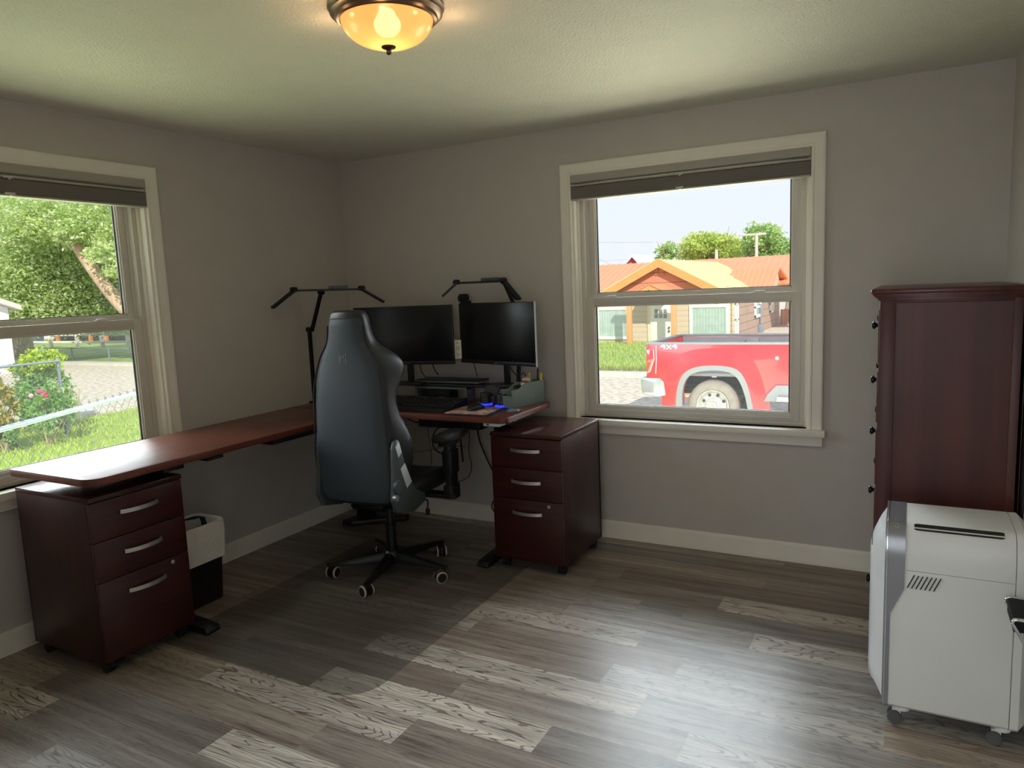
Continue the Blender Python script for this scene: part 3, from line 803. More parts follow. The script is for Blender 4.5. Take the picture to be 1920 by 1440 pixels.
# ---- folding stool at the right edge
fs = thing('folding_stool', 'black folding stool with chrome frame against the right wall beside the air conditioner', 'stool', (0, 0, 0))
fx0, fx1, fy0, fy1, fz = 3.80, 3.872, -1.86, -1.48, .445
P0 = at(1899, 1160, y=-1.60)
fx0, fz = P0.x, P0.z
b = MB(); b.box(fx0+.004, fx1, -1.60, -1.44, fz-.012, fz, .004); 
b = MB()
P1 = at(1897, 1164, y=-1.6)
seat = [(fx0+.003, -1.592, fz+.001), (fx1, -1.592, fz+.001), (fx1, -1.44, fz+.001), (fx0+.003, -1.44, fz+.001)]
b.prism([(p[0], p[1]) for p in seat], 'z', fz-.045, fz, .004); b.done('seat', pmat('black_canvas', rgb(14, 14, 15), .8, var=.1, bump=.3, bscale=600), fs)
for yy in (-1.597, -1.432):
    tt = (fz-.02)
    b = MB(); b.tube(smooth_pts([(fx0+.03, yy, fz-.003), (fx0+.006, yy, fz-.004), (fx0, yy, fz-.016), (fx0+.008, yy, fz-.03), (3.872, yy, fz-.17)], 5), .005, 10)
    b.done('leg', M_chrome, fs)
    b = MB(); b.tube([(3.872, yy, fz-.165), (3.878, yy, fz-.2), (3.878, yy, .005)], .005, 10); b.done('leg', M_chrome, fs)
# ================================================================ gaming chair (local: +y forward)
M_leather = pmat('black_leather', rgb(44, 47, 50), .42, spec=.5, var=.08, vscale=5, bump=.12, bscale=320)
M_leather2 = pmat('black_leather_side', rgb(34, 34, 34), .36, spec=.5, var=.08, vscale=5, bump=.12, bscale=320)
M_shell = pmat('chair_back_shell', rgb(56, 63, 71), .5, spec=.4, var=.04, bump=.1, bscale=400)
M_plate = pmat('grey_hinge_plate', rgb(196, 204, 204), .42, var=.04)
M_greyp = pmat('grey_plastic', rgb(70, 76, 78), .4, var=.06)
M_rimring = pmat('pale_wheel_ring', rgb(206, 190, 168), .4, var=.04)
CHX, CHY, CHYAW = 1.03, -.97, math.radians(5)
gc = thing('gaming_chair', 'black leather gaming chair with winged back facing the desk on the chair mat', 'office chair', (CHX, CHY, 0), CHYAW)
# star base: five legs with casters
angs = [math.radians(a)-CHYAW for a in (0, 72, 144, 219, 286)]
b = MB(); b.lathe([(0, .075), (.05, .075), (.052, .085), (.05, .12), (.036, .135), (.036, .06), (0, .06)], 28)
b.done('base_hub', M_blackm, gc)
for a in angs:
    d = V((math.cos(a), math.sin(a), 0)); n = V((-d.y, d.x, 0)); rings = []
    for (r, w, z0, z1) in ((.035, .030, .068, .122), (.12, .027, .068, .112), (.22, .023, .07, .100), (.31, .019, .072, .092), (.345, .018, .073, .088), (.355, .012, .075, .085)):
        rings.append([d*r+n*w*s+V((0, 0, z)) for (s, z) in ((-1, z0), (1, z0), (1, z0+(z1-z0)*.6), (.55, z1), (-.55, z1), (-1, z0+(z1-z0)*.6))])
    MB().loft(rings).done('base_leg', M_blackm, gc)
    # caster
    p = d*.335; ca = a+rnd.uniform(-.5, .5)+1.0; cd_ = V((math.cos(ca), math.sin(ca), 0)); cn = V((-cd_.y, cd_.x, 0))
    c = p-cd_*.018
    b = MB(); b.cyl(p+V((0, 0, .05)), p+V((0, 0, .076)), .009, n=14)
    b.tube([p+V((0, 0, .058)), c+V((0, 0, .062)), c-cd_*.02+V((0, 0, .052)), c-cd_*.03+V((0, 0, .038))], [.014, .016, .014, .008], 10)
    cs = b.done('caster', M_black, gc)
    for s in (-1, 1):
        q = c+V((0, 0, .03))
        R = Matrix(((cd_.x, 0, cn.x*s, q.x), (cd_.y, 0, cn.y*s, q.y), (0, 1, 0, q.z), (0, 0, 0, 1)))
        MB().lathe([(0, .010), (.024, .010), (.030, .012), (.030, .024), (.0275, .028), (.018, .030), (.016, .027), (.008, .027), (0, .029)], 26, M=R).done('wheel', M_rubber, cs)
        MB().lathe([(.0255, .0292), (.0292, .0285), (.0312, .025), (.0312, .021), (.029, .0205)], 26, M=R).done('wheel_ring', M_rimring, cs)
# gas lift
b = MB(); b.cyl((0, 0, .10), (0, 0, .27), .028, n=24).cyl((0, 0, .26), (0, 0, .275), .031, n=24).cyl((0, 0, .27), (0, 0, .43), .0185, n=20)
b.done('gas_lift', M_blackm, gc)
b = MB(); b.prism([(-.19, .405), (.14, .415), (.15, .43), (.15, .455), (-.20, .455), (-.21, .43)], 'x', -.10, .10, .006); b.box(-.2, .2, -.16, -.10, .43, .455, .004); b.box(-.2, .2, .06, .12, .43, .455, .004)
b.done('tilt_mechanism', M_blackm, gc)
b = MB(); b.tube(smooth_pts([(.08, .02, .43), (.17, .03, .425), (.215, .035, .42), (.225, .035, .40), (.222, .03, .365)]), [.005]*24+[.009], 8) if False else b.tube(smooth_pts([(.08, .02, .43), (.17, .03, .425), (.215, .035, .42), (.225, .035, .40), (.222, .03, .365)]), .0058, 8)
b.box(.212, .234, .022, .040, .335, .372, .005); b.done('tilt_lever', M_black, gc)
# seat cushion with side bolsters
def seatring(y, w, zt, zb, bol, edge=.05):
    """ring across x at y: low middle and raised bolsters"""
    pts = []; N = 20
    for i in range(N+1):
        u = -1+2*i/N; x = w*u
        z = zt + bol*max(0, (abs(u)-.55)/.45)**1.3 - (edge*.9)*max(0, (abs(u)-.86)/.14)**2
        pts.append(V((x, y, z)))
    for i in range(N, -1, -1):
        u = -1+2*i/N; pts.append(V((w*.93*u, y, zb+.018*abs(u)**4)))
    return pts
rings = [seatring(-.245, .20, .50, .472, .02), seatring(-.235, .235, .525, .458, .03), seatring(-.15, .262, .532, .455, .04), seatring(0, .272, .535, .455, .044), seatring(.13, .28, .545, .455, .042), seatring(.25, .278, .55, .458, .03), seatring(.305, .262, .532, .468, .015), seatring(.322, .23, .505, .478, .0)]
b = MB().loft(rings); o = b.done('seat', M_leather2, gc, ang=180); m = o.modifiers.new('s', 'SUBSURF'); m.levels = m.render_levels = 1
# backrest: rings across x at rising heights; u wraps round the back, the wings and the padded front
#        z     shell w  wing out x  wing fwd y  thick  yback
LV = [(.470, .150, .160, .030, .055, -.285),
      (.490, .205, .222, .070, .07, -.292),
      (.53, .220, .240, .110, .085, -.294),
      (.60, .222, .252, .135, .09, -.294),
      (.68, .222, .268, .155, .09, -.294),
      (.76, .222, .274, .165, .09, -.294),
      (.84, .216, .256, .150, .09, -.294),
      (.92, .213, .228, .115, .09, -.293),
      (1.00, .210, .216, .095, .09, -.291),
      (1.06, .206, .224, .110, .09, -.288),
      (1.13, .192, .240, .150, .09, -.284),
      (1.18, .178, .238, .168, .09, -.281),
      (1.225, .160, .206, .146, .09, -.279),
      (1.265, .134, .154, .105, .09, -.278),
      (1.30, .116, .120, .085, .09, -.276),
      (1.34, .108, .108, .080, .09, -.276),
      (1.38, .103, .100, .080, .09, -.276),
      (1.42, .096, .093, .078, .085, -.276),
      (1.445, .086, .083, .066, .07, -.274),
      (1.456, .068, .066, .046, .05, -.268)]
def backring(z, w, wx, wy, th, yb):
    h = []   # right half from the middle of the back round to the middle of the front
    bulge = .016
    for t in (0, .25, .5, .75, .93, 1.0): h.append((w*t, yb-bulge*(1-t*t)))
    h.append((w+(wx-w)*.25+.006, yb+wy*.22)); h.append((w+(wx-w)*.6+.006, yb+wy*.52)); h.append((wx, yb+wy*.85)); h.append((wx-.006, yb+wy)); h.append((wx-.026, yb+wy*.99))
    fi = yb+th*.80
    h.append((w*.86, yb+th*.75+ (wy-th)*.25 if wy > th else yb+th*.9)); h.append((w*.62, fi)); h.append((w*.3, fi+.012)); h.append((0, fi+.016))
    L = [V((-x, y, z)) for x, y in reversed(h[1:-1])]
    return [V((x, y, z)) for x, y in h]+L
b = MB().loft([backring(*l) for l in LV])
bk = b.done('backrest', M_leather2, gc, ang=180); m = bk.modifiers.new('s', 'SUBSURF'); m.levels = m.render_levels = 2
# smooth grey shell panel over the rear face
P = []
for (z, w, wx, wy, th, yb) in LV[1:]:
    if z > 1.44: continue
    row = []
    k = 1.0 if z < 1.4 else .96
    for i in range(17):
        t = -1+2*i/16
        row.append(V((w*k*1.0*t, yb-.0225-.017*(1-t*t)+.021*abs(t)**10, z)))
    P.append(row)
b = MB(); b.grid(P)
for s in (0, 16):
    b.grid([[r[s], r[s]+V((0, .03, 0))] for r in P])
b.grid([[p, p+V((0, .03, 0))] for p in P[0]]); b.grid([[p, p+V((0, .03, -.004))] for p in P[-1]])
bmesh.ops.remove_doubles(b.bm, verts=b.bm.verts, dist=1e-5)
shl = b.done('back_panel', M_shell, bk, ang=60); m = shl.modifiers.new('s', 'SUBSURF'); m.levels = m.render_levels = 1
M_mk = pmat('pale_emboss', rgb(150, 158, 164), .4, var=.02)
b = MB(); zc = 1.222; yy = -.3195
def stroke(pts, r=.0011): b.tube([(x, yy+abs(x)*.03, zc+z) for x, z in pts], r, 6)
stroke([(-.021, -.028), (-.0205, .012), (-.018, .024)]); stroke([(.021, .026), (.0208, -.010), (.0185, -.03)])
stroke([(-.013, -.014), (-.014, .0), (-.010, .010), (-.004, .016)]); stroke([(-.012, .0), (-.004, .002)])
stroke([(.010, .014), (.003, .012), (.003, .004), (.010, -.002), (.012, -.009), (.005, -.013)]); stroke([(.0012, .003), (.0012, .012)], .0014)
b.done('emblem', M_mk, shl)
# piping along the shell edge
for s in (-1, 1):
    pts = [(s*(w+.004), yb-.004, z) for (z, w, wx, wy, th, yb) in LV[2:17]]
    MB().tube(smooth_pts(pts, 4), .0045, 8).done('piping', M_rubber, bk)
# recline hinges with pale plates, right and left
for s in (1, -1):
    X = .236 if s > 0 else .198
    def xs(a, c): return tuple(sorted((s*a, s*c)))
    b = MB(); x0, x1 = xs(X-.004, X+.022)
    b.prism([(-.305, .77), (-.292, .81), (-.27, .815), (-.255, .80), (-.185, .60), (-.13, .53), (-.04, .48), (-.03, .44), (-.15, .415), (-.30, .45), (-.335, .52), (-.315, .64)], 'x', x0, x1, .006)
    hb = b.done('hinge_cover', M_greyp, gc)
    for pl_ in ([(-.298, .782), (-.265, .805), (-.243, .745), (-.275, .725)], [(-.262, .665), (-.22, .685), (-.165, .575), (-.215, .555)]):
        b = MB(); x0, x1 = xs(X+.019, X+.0245); b.prism(pl_, 'x', x0, x1, .002); b.done('hinge_plate', M_plate, hb)
    if s > 0:
        b = MB(); b.cyl((X+.018, -.30, .585), (X+.034, -.30, .585), .033, n=28); b.done('hinge_cap', M_greyp, hb)
        b = MB(); b.cyl((X+.02, -.333, .535), (X+.04, -.333, .535), .016, n=18); b.done('hinge_bolt', M_silver, hb)
# armrests
for s in (1, -1):
    def xs(a, c): return tuple(sorted((s*a, s*c)))
    b = MB(); x0, x1 = xs(.325, .365)
    b.box(x0, x1, .055, .135, .44, .72, .008); x0, x1 = xs(.10, .38); b.box(x0, x1, .055, .125, .425, .45, .005); x0, x1 = xs(.315, .372); b.box(x0, x1, .048, .142, .425, .50, .008)
    x0, x1 = xs(.317, .373); b.box(x0, x1, .05, .14, .56, .69, .006)
    ar = b.done('armrest_post', M_black, gc)
    rings = []
    for (y, w, z0, z1) in ((-.05, .03, .757, .777), (-.035, .045, .75, .784), (.05, .05, .747, .789), (.15, .05, .749, .79), (.205, .044, .754, .784), (.225, .025, .762, .776)):
        c = s*.355; rings.append([V((c-w, y, z0+.006)), V((c-w*.8, y, z0)), V((c+w*.8, y, z0)), V((c+w, y, z0+.006)), V((c+w, y, z1-.008)), V((c+w*.8, y, z1)), V((c-w*.8, y, z1)), V((c-w, y, z1-.008))])
    b = MB().loft(rings); x0, x1 = xs(.31, .37); b.box(x0, x1, .03, .16, .715, .754, .004); b.done('armrest_pad', M_rubber, gc, ang=50)

# ================================================================ things on the desk
# riser
rs = thing('monitor_riser', 'long dark monitor riser shelf standing at the back of the desk', 'monitor stand', (0, 0, 0))
M_dkgrey = pmat('dark_grey_metal', rgb(40, 42, 46), .42, metal=.2, var=.06)
M_midgrey = pmat('mid_grey_metal', rgb(112, 120, 124), .42, metal=.3, var=.06)
RZ = .958
MB().box(.44, 1.425, -.30, -.195, RZ-.018, RZ, .003).done('shelf', M_dkgrey, rs)
for x in (.45, 1.40): MB().box(x, x+.018, -.295, -.20, DZ, RZ-.018, .002).done('leg', M_dkgrey, rs)
b = MB(); b.box(.757, .772, -.302, -.2, DZ, RZ-.02, .002); b.box(1.128, 1.143, -.302, -.2, DZ, RZ-.02, .002); b.box(.757, 1.143, -.303, -.2, RZ-.032, RZ-.019, .002)
b.done('centre_bracket', M_midgrey, rs)
lp = thing('laptop', 'closed grey laptop lying on the monitor riser', 'laptop', (0, 0, 0))
MB().box(.775, 1.225, -.30, -.165, RZ+.006, RZ+.017, .003).done('base', M_midgrey, lp)
MB().box(.775, 1.225, -.302, -.165, RZ+.018, RZ+.026, .003).done('lid', M_dkgrey, lp)
b = MB()
for x in (.80, 1.2):
    for y in (-.29, -.175): b.cyl((x, y, RZ), (x, y, RZ+.007), .006, n=10)
b.done('foot', M_rubber, lp)
bx = thing('docking_station', 'black box under the middle of the monitor riser', 'docking station', (0, 0, 0))
MB().box(.80, 1.0, -.28, -.17, DZ+.003, .935, .008).done('housing', M_black, bx)
MB().box(.82, .98, -.2815, -.279, DZ+.02, .92, .002).done('front', M_rubber, bx)

# monitors
M_screen2 = pmat('dark_screen', rgb(17, 19, 23), .28, spec=.45, var=.03)
M_bezel = pmat('monitor_bezel', rgb(28, 29, 33), .4, var=.05)
M_edge = pmat('pale_edge', rgb(150, 150, 150), .35, metal=.5, var=.02)
def monitor(label, corners, vp, pc, y0, basey, neckpx, mark, markcol, edge):
    d = RIGHT*((vp[0]-960)/FPX)+UP*((720-vp[1])/FPX)+FWD; d.z = 0; d.normalize()
    if d.x < 0: d = -d
    n = V((d.y, -d.x, 0))          # towards the room
    P0 = at(pc[0], pc[1], y=y0)
    def hit(px, py):
        w = RIGHT*((px-960)/FPX)+UP*((720-py)/FPX)+FWD; return CAMP+w*((P0-CAMP).dot(n)/w.dot(n))
    us = [(hit(*c)-P0).dot(d) for c in corners]; zs = [hit(*c).z for c in corners]
    TL, TR, BR, BL = range(4)
    wd = us[TR]-us[TL]; cu = (us[TR]+us[TL])/2; z1 = (zs[TL]+zs[TR])/2; z0 = (zs[BL]+zs[BR])/2
    c = P0+d*cu
    yaw = math.atan2(d.y, d.x)
    t = thing('monitor', label, 'monitor', (c.x, c.y, RZ), yaw, 'pair of monitors on the riser')
    hw_ = wd/2; a0, a1 = z0-RZ, z1-RZ
    # local: x along, -y towards viewer (n = -y rotated)
    MB().box(-hw_, hw_, 0, .014, a0, a1, .003).box(-hw_*.8, hw_*.8, .012, .045, a0+.03, a1-.08, .01).done('housing', M_bezel, t)
    MB().box(-hw_+.006, hw_-.006, -.0012, .001, a0+.022, a1-.006, .0005).done('screen', M_screen2, t)
    MB().box(-hw_+.001, hw_-.001, -.0022, 0, a0, a0+.0215, .001).done('chin', M_bezel, t)
    if edge: MB().box(hw_-.0005, hw_+.0015, -.001, .012, a0, a1).done('side_edge', M_edge, t)
    M = Matrix(((1, 0, 0, mark[1]), (0, 0, -1, -.0026), (0, 1, 0, a0+.010), (0, 0, 0, 1)))
    text('maker_mark', mark[0], .014, markcol, t, M)
    nx = neckpx
    MB().box(nx-.02, nx+.02, .03, .05, .012, a0+.12, .004).done('neck', M_black, t)
    MB().loft([[V((nx+.115*math.cos(q)*k, .03+.07*math.sin(q)*k, z)) for q in [2*PI*i/28 for i in range(28)]] for (k, z) in ((1, 0), (1, .006), (.96, .010), (.25, .014))]).done('stand_base', M_black, t)
    return t, c, d, n, hw_, a0, a1
M_mkg = pmat('mark_grey', rgb(135, 140, 146), .4, var=.02); M_mkr = pmat('mark_red_grey', rgb(140, 92, 92), .4, var=.02)
mR = monitor('right-hand monitor of the pair, angled away from the wall next to the window', [(859.4, 570.4), (1000.6, 563.2), (1008.4, 686.5), (865.7, 681.4)], (-415, 605), (930, 625), -.30, 0, .045, ('acer', -.005), M_mkg, True)
mL = monitor('left-hand monitor of the pair, partly behind the headrest of the gaming chair', [(661.7, 578.3), (847, 570), (853.5, 680.5), (663, 687)], (-3590, 733), (760, 628), -.34, 0, .02, ('Lenovo', .02), M_mkr, False)

# note taped to the left monitor
t, c, d, n, hw_, a0, a1 = mL
nt = thing('paper_note', 'narrow cream paper note with printed lines in the gap between the two monitors', 'note', (c.x, c.y, RZ), t.rotation_euler.z)
zA, zB = at(858, 638, y=c.y+d.y*hw_).z-RZ, at(858, 673, y=c.y+d.y*hw_).z-RZ
MB().box(hw_-.02, hw_+.042, .0155, .0162, zB, zA).done('sheet', M_paper, nt)
b = MB(); r2 = random.Random(3)
for i in range(11):
    z = zA-.012-(zA-zB-.02)*i/11
    if i in (2, 7): continue
    b.box(hw_+.006, hw_+.006+r2.uniform(.012, .03), .0150, .0156, z-.0012, z+.0012)
b.done('printed_lines', pmat('ink', rgb(90, 84, 78), .8, var=.05), nt)
# webcam on the right monitor
t, c, d, n, hw_, a0, a1 = mR
wc = thing('webcam', 'small round black webcam perched on top of the right-hand monitor', 'webcam', (c.x, c.y, RZ+a1), t.rotation_euler.z)
MB().cyl((-hw_+.045, -.02, .03), (-hw_+.045, .03, .03), .026, n=24).cyl((-hw_+.045, -.024, .03), (-hw_+.045, -.02, .03), .014, n=20).done('camera_body', M_rubber, wc)
MB().prism([(-.012, 0), (.03, 0), (.03, .012), (.01, .03), (-.012, .012)], 'x', -hw_+.03, -hw_+.075, .003).box(-hw_+.06, -hw_+.10, -.006, .02, 0, .016, .004).done('clip', M_rubber, wc)

# keyboard
kb = thing('keyboard', 'black computer keyboard on the desk behind the gaming chair', 'keyboard', (.985, -.52, DZ), math.radians(4))
MB().prism([(-.085, 0), (.12, 0), (.12, .044), (-.075, .016), (-.085, .010)], 'x', -.235, .225, .004).box(-.232, .222, -.17, -.083, .0, .016, .006).done('keyboard_body', M_rubber, kb)
b = MB()
for r_ in range(6):
    y = -.06+r_*.0275; z = .0165+(y+.075)/.195*.028
    x = -.222
    while x < .215:
        wk = .016
        if r_ == 0 and -.12 < x < .0: wk = .098
        b.box(x, x+wk, y-.008, y+.008, z-.002, z+.008, .002, 1); x += wk+.0035
b.done('keycaps', pmat('keycap', rgb(34, 35, 38), .5, var=.1), kb)
b = MB()
for i in range(3): b.box(-.098+i*.017, -.098+i*.017+.011, .101, .108, .0425, .0435); b.box(.03+i*.017, .03+i*.017+.011, .101, .108, .0425, .0435)
b.done('white_legends', pmat('white_print', rgb(225, 225, 225), .5, var=.02), kb)
# mouse pad + mouse
def padmat():
    t = NT('floral_pad'); vn = t.node('ShaderNodeTexVoronoi'); vn.inputs['Scale'].default_value = 38; t.link(t.coord(), 0, vn, 'Vector')
    nz = t.node('ShaderNodeTexNoise'); nz.inputs['Scale'].default_value = 16; t.link(t.coord(), 0, nz, 'Vector')
    r = t.ramp([(.12, rgb(190, 70, 84)), (.3, rgb(226, 196, 188)), (.6, rgb(214, 186, 176))]); t.link(vn, 'Distance', r, 0)
    r2 = t.ramp([(.45, (.55, .42, .40, 1)), (.6, (1, 1, 1, 1))]); t.link(nz, 'Fac', r2, 0)
    t.l.new(t.mix(r.outputs[0], r2.outputs[0], 1, 'MULTIPLY'), t.bs.inputs['Base Color']); t.bs.inputs['Roughness'].default_value = .7; return t.m
mp_ = MB(); mp_.prism([(1.235, -.69), (1.25, -.70), (1.485, -.69), (1.50, -.68), (1.478, -.46), (1.465, -.45), (1.245, -.46), (1.235, -.47)], 'z', DZ+.0035, DZ+.0075, .001)
tag(mp_.done('mouse_pad', padmat()), 'pink patterned mouse pad lying under the black mouse', 'mouse pad')
nb = MB(); nb.prism([(1.28, -.725), (1.525, -.715), (1.545, -.70), (1.515, -.44), (1.26, -.45)], 'z', DZ, DZ+.0035, .001)
tag(nb.done('desk_pad', M_rubber), 'thin black pad showing past the right edge of the pink mouse pad', 'desk pad')
ms = thing('mouse', 'black computer mouse standing on the pink pad', 'mouse', (1.365, -.565, DZ+.0076), math.radians(-14))
rings = []
for (y, w, z) in ((-.058, .012, .010), (-.05, .026, .022), (-.03, .033, .034), (0, .034, .039), (.03, .031, .034), (.05, .026, .022), (.06, .018, .012)):
    rings.append([V((-w, y, 0)), V((-w*1.04, y, z*.45)), V((-w*.75, y, z*.85)), V((0, y, z)), V((w*.75, y, z*.85)), V((w*1.04, y, z*.45)), V((w, y, 0))])
o = MB().loft(rings).done('mouse_shell', M_black, ms, ang=180); m = o.modifiers.new('s', 'SUBSURF'); m.levels = m.render_levels = 1
MB().cyl((-.004, .03, .032), (.004, .03, .032), .009, n=16).done('scroll_wheel', M_greyp, ms)
# pair of little speakers with blue rings
M_blue = pmat('blue_light_ring', (.02, .03, 1, 1), .4, var=0, emit=(.01, .02, 1, 1), estr=3.2)
for i, (px, py, lab) in enumerate(((911, 757, 'black desk speaker with glowing blue foot ring nearest the mouse'), (941, 760, 'black desk speaker with glowing blue foot ring against the grey organizer'))):
    p = at(px, py, z=DZ+.012)
    sp = thing('speaker', lab, 'speaker', (p.x, p.y, DZ), 0, 'pair of blue-lit desk speakers')
    MB().lathe([(0, .016), (.030, .016), (.036, .02), (.032, .035), (.030, .075), (.026, .08), (0, .08)], 28).done('speaker_body', M_black, sp)
    MB().lathe([(0, 0), (.038, 0), (.040, .002), (.040, .005), (0, .005)], 28).done('foot', M_rubber, sp)
    MB().lathe([(.034, .005), (.0395, .006), (.0395, .013), (.034, .016)], 28).done('light_ring', M_blue, sp)
# phone stand leaning panel
pa, pb, pc_, pd_ = at(911, 722, y=-.335), at(939, 721, y=-.335), at(931, 744, y=-.36), at(903, 741, y=-.36)
ph = thing('tablet', 'small dark tablet leaning in front of the riser above the blue-lit speakers', 'tablet', (0, 0, 0))
b = MB(); nrm = (pb-pa).cross(pd_-pa).normalized()*.008
if nrm.y < 0: nrm = -nrm
b.loft([[pa, pb, pc_, pd_], [q+nrm for q in (pa, pb, pc_, pd_)]]); b.done('tablet_body', M_dkgrey, ph)
b = MB(); mid = (pa+pb)/2; b.tube([mid+V((0, .012, -.01)), V((mid.x, mid.y+.022, DZ+.006))], .006, 8); b.box(mid.x-.035, mid.x+.035, mid.y-.01, mid.y+.03, DZ, DZ+.006, .002); b.done('stand', M_black, ph)
# flat round lid
p = at(962, 769.5, z=DZ+.005)
jl = thing('round_lid', 'flat blue-grey round lid on the desk in front of the organizer', 'lid', (p.x, p.y, DZ))
MB().lathe([(0, 0), (.034, 0), (.036, .002), (.036, .008), (.034, .0105), (.029, .009), (0, .009)], 28).done('disc', pmat('bluegrey_plastic', rgb(112, 122, 142), .35, var=.05), jl)
MB().tube([(.045+.011*math.cos(2*PI*i/14), -.006+.011*math.sin(2*PI*i/14), .004) for i in range(14)], .003, 6, closed=True).done('ring', M_greyp, jl)
# organizer with cards and pens
og = thing('desk_organizer', 'grey-green desk organizer box with sloping front standing at the right end of the desk', 'desk organizer', (1.505, -.448, DZ), math.radians(-14))
M_org = pmat('organizer_greygreen', rgb(112, 124, 118), .55, var=.04, bump=.1, bscale=300)
q, L_ = .04, .285
side = [(0, 0), (L_, 0), (L_, .135), (.125, .135), (.10, .128), (.06, .108), (0, .105)]
M2 = None
b = MB()
for x in (-q, q-.004): b.prism(side, 'x', x, x+.004, .0008)
b.box(-q, q, 0, .004, 0, .072); b.box(-q, q, L_-.004, L_, 0, .135); b.box(-q, q, 0, L_, 0, .004); b.box(-q, q, .10, .104, .0, .10); b.box(-q, q, .2, .204, 0, .11)
b.done('organizer_box', M_org, og)
def onorg(x, y, z): return og.matrix_basis @ V((x, y, z)) if False else V((og.location.x+math.cos(og.rotation_euler.z)*x-math.sin(og.rotation_euler.z)*y, og.location.y+math.sin(og.rotation_euler.z)*x+math.cos(og.rotation_euler.z)*y, og.location.z+z))
cc = [(235, 226, 214), (150, 80, 64), (228, 205, 190), (120, 66, 54), (238, 232, 222), (205, 150, 130)]
cl = ['cream card at the front of the row of cards in the organizer', 'red-brown card behind the front cream card in the organizer', 'pale pink card third from the front in the organizer', 'dark brown card fourth from the front in the organizer', 'white card fifth from the front in the organizer', 'salmon card at the back of the row of cards in the organizer']
for i in range(6):
    p = onorg(.004, .112+.0142*i, .0045)
    cdn = thing('card', cl[i], 'card', p, og.rotation_euler.z, 'cards standing in the desk organizer')
    M = Matrix.Rotation(math.radians(-16+i*4), 4, 'X')
    MB().box(-.027, .027, 0, .0014, 0, .132+.006*(i % 3)+.003*i, .0004).done('card_sheet', pmat('card_%d' % i, rgb(*cc[i]), .6, var=.12, vscale=60), cdn, M=M)
def pen(label, xy, h, r, col, capcol, tilt):
    p = onorg(xy[0], xy[1], .0045)
    t = thing('pen', label, 'pen', p, og.rotation_euler.z, 'pens in the desk organizer')
    M = Matrix.Rotation(math.radians(tilt[0]), 4, 'X') @ Matrix.Rotation(math.radians(tilt[1]), 4, 'Y')
    MB().lathe([(0, 0), (.001, 0), (r, .012), (r, h*.72), (0, h*.72)], 14).done('barrel', pmat('pen_'+str(col), rgb(*col), .35, var=.03), t, M=M)
    MB().lathe([(0, h*.70), (r*1.12, h*.70), (r*1.12, h-.004), (r*.7, h), (0, h)], 14).box(-.0012, .0012, -r*1.5, -r, h*.72, h-.006).done('cap', pmat('pen_'+str(capcol), rgb(*capcol), .35, var=.03), t, M=M)
pen('yellow highlighter left of the black pen in the organizer', (-.015, .222, .0), .175, .006, (150, 160, 160), (225, 205, 60), (-3, -4))
pen('black pen standing between two yellow ones in the organizer', (.008, .252, 0), .20, .005, (30, 30, 32), (24, 24, 26), (-2, 3))
pen('yellow pen to the right of the black pen in the organizer', (.026, .26, 0), .172, .006, (60, 60, 60), (230, 205, 50), (-3, 3))
pen('silver-white pen with pale clip in front of the yellow highlighter in the organizer', (-.022, .212, 0), .158, .005, (200, 204, 206), (196, 200, 204), (-4, -2))
# power strip hanging under the desk
ps = thing('power_strip', 'white power strip fixed beneath the front right of the desk', 'power strip', (0, 0, 0))
MB().box(1.50, 1.60, -.712, -.64, DZ-.052, DZ-.0315, .003).done('strip_body', M_white, ps)
b = MB()
b.box(1.52, 1.535, -.7128, -.711, DZ-.046, DZ-.038)
b.done('sockets', M_greyp, ps)

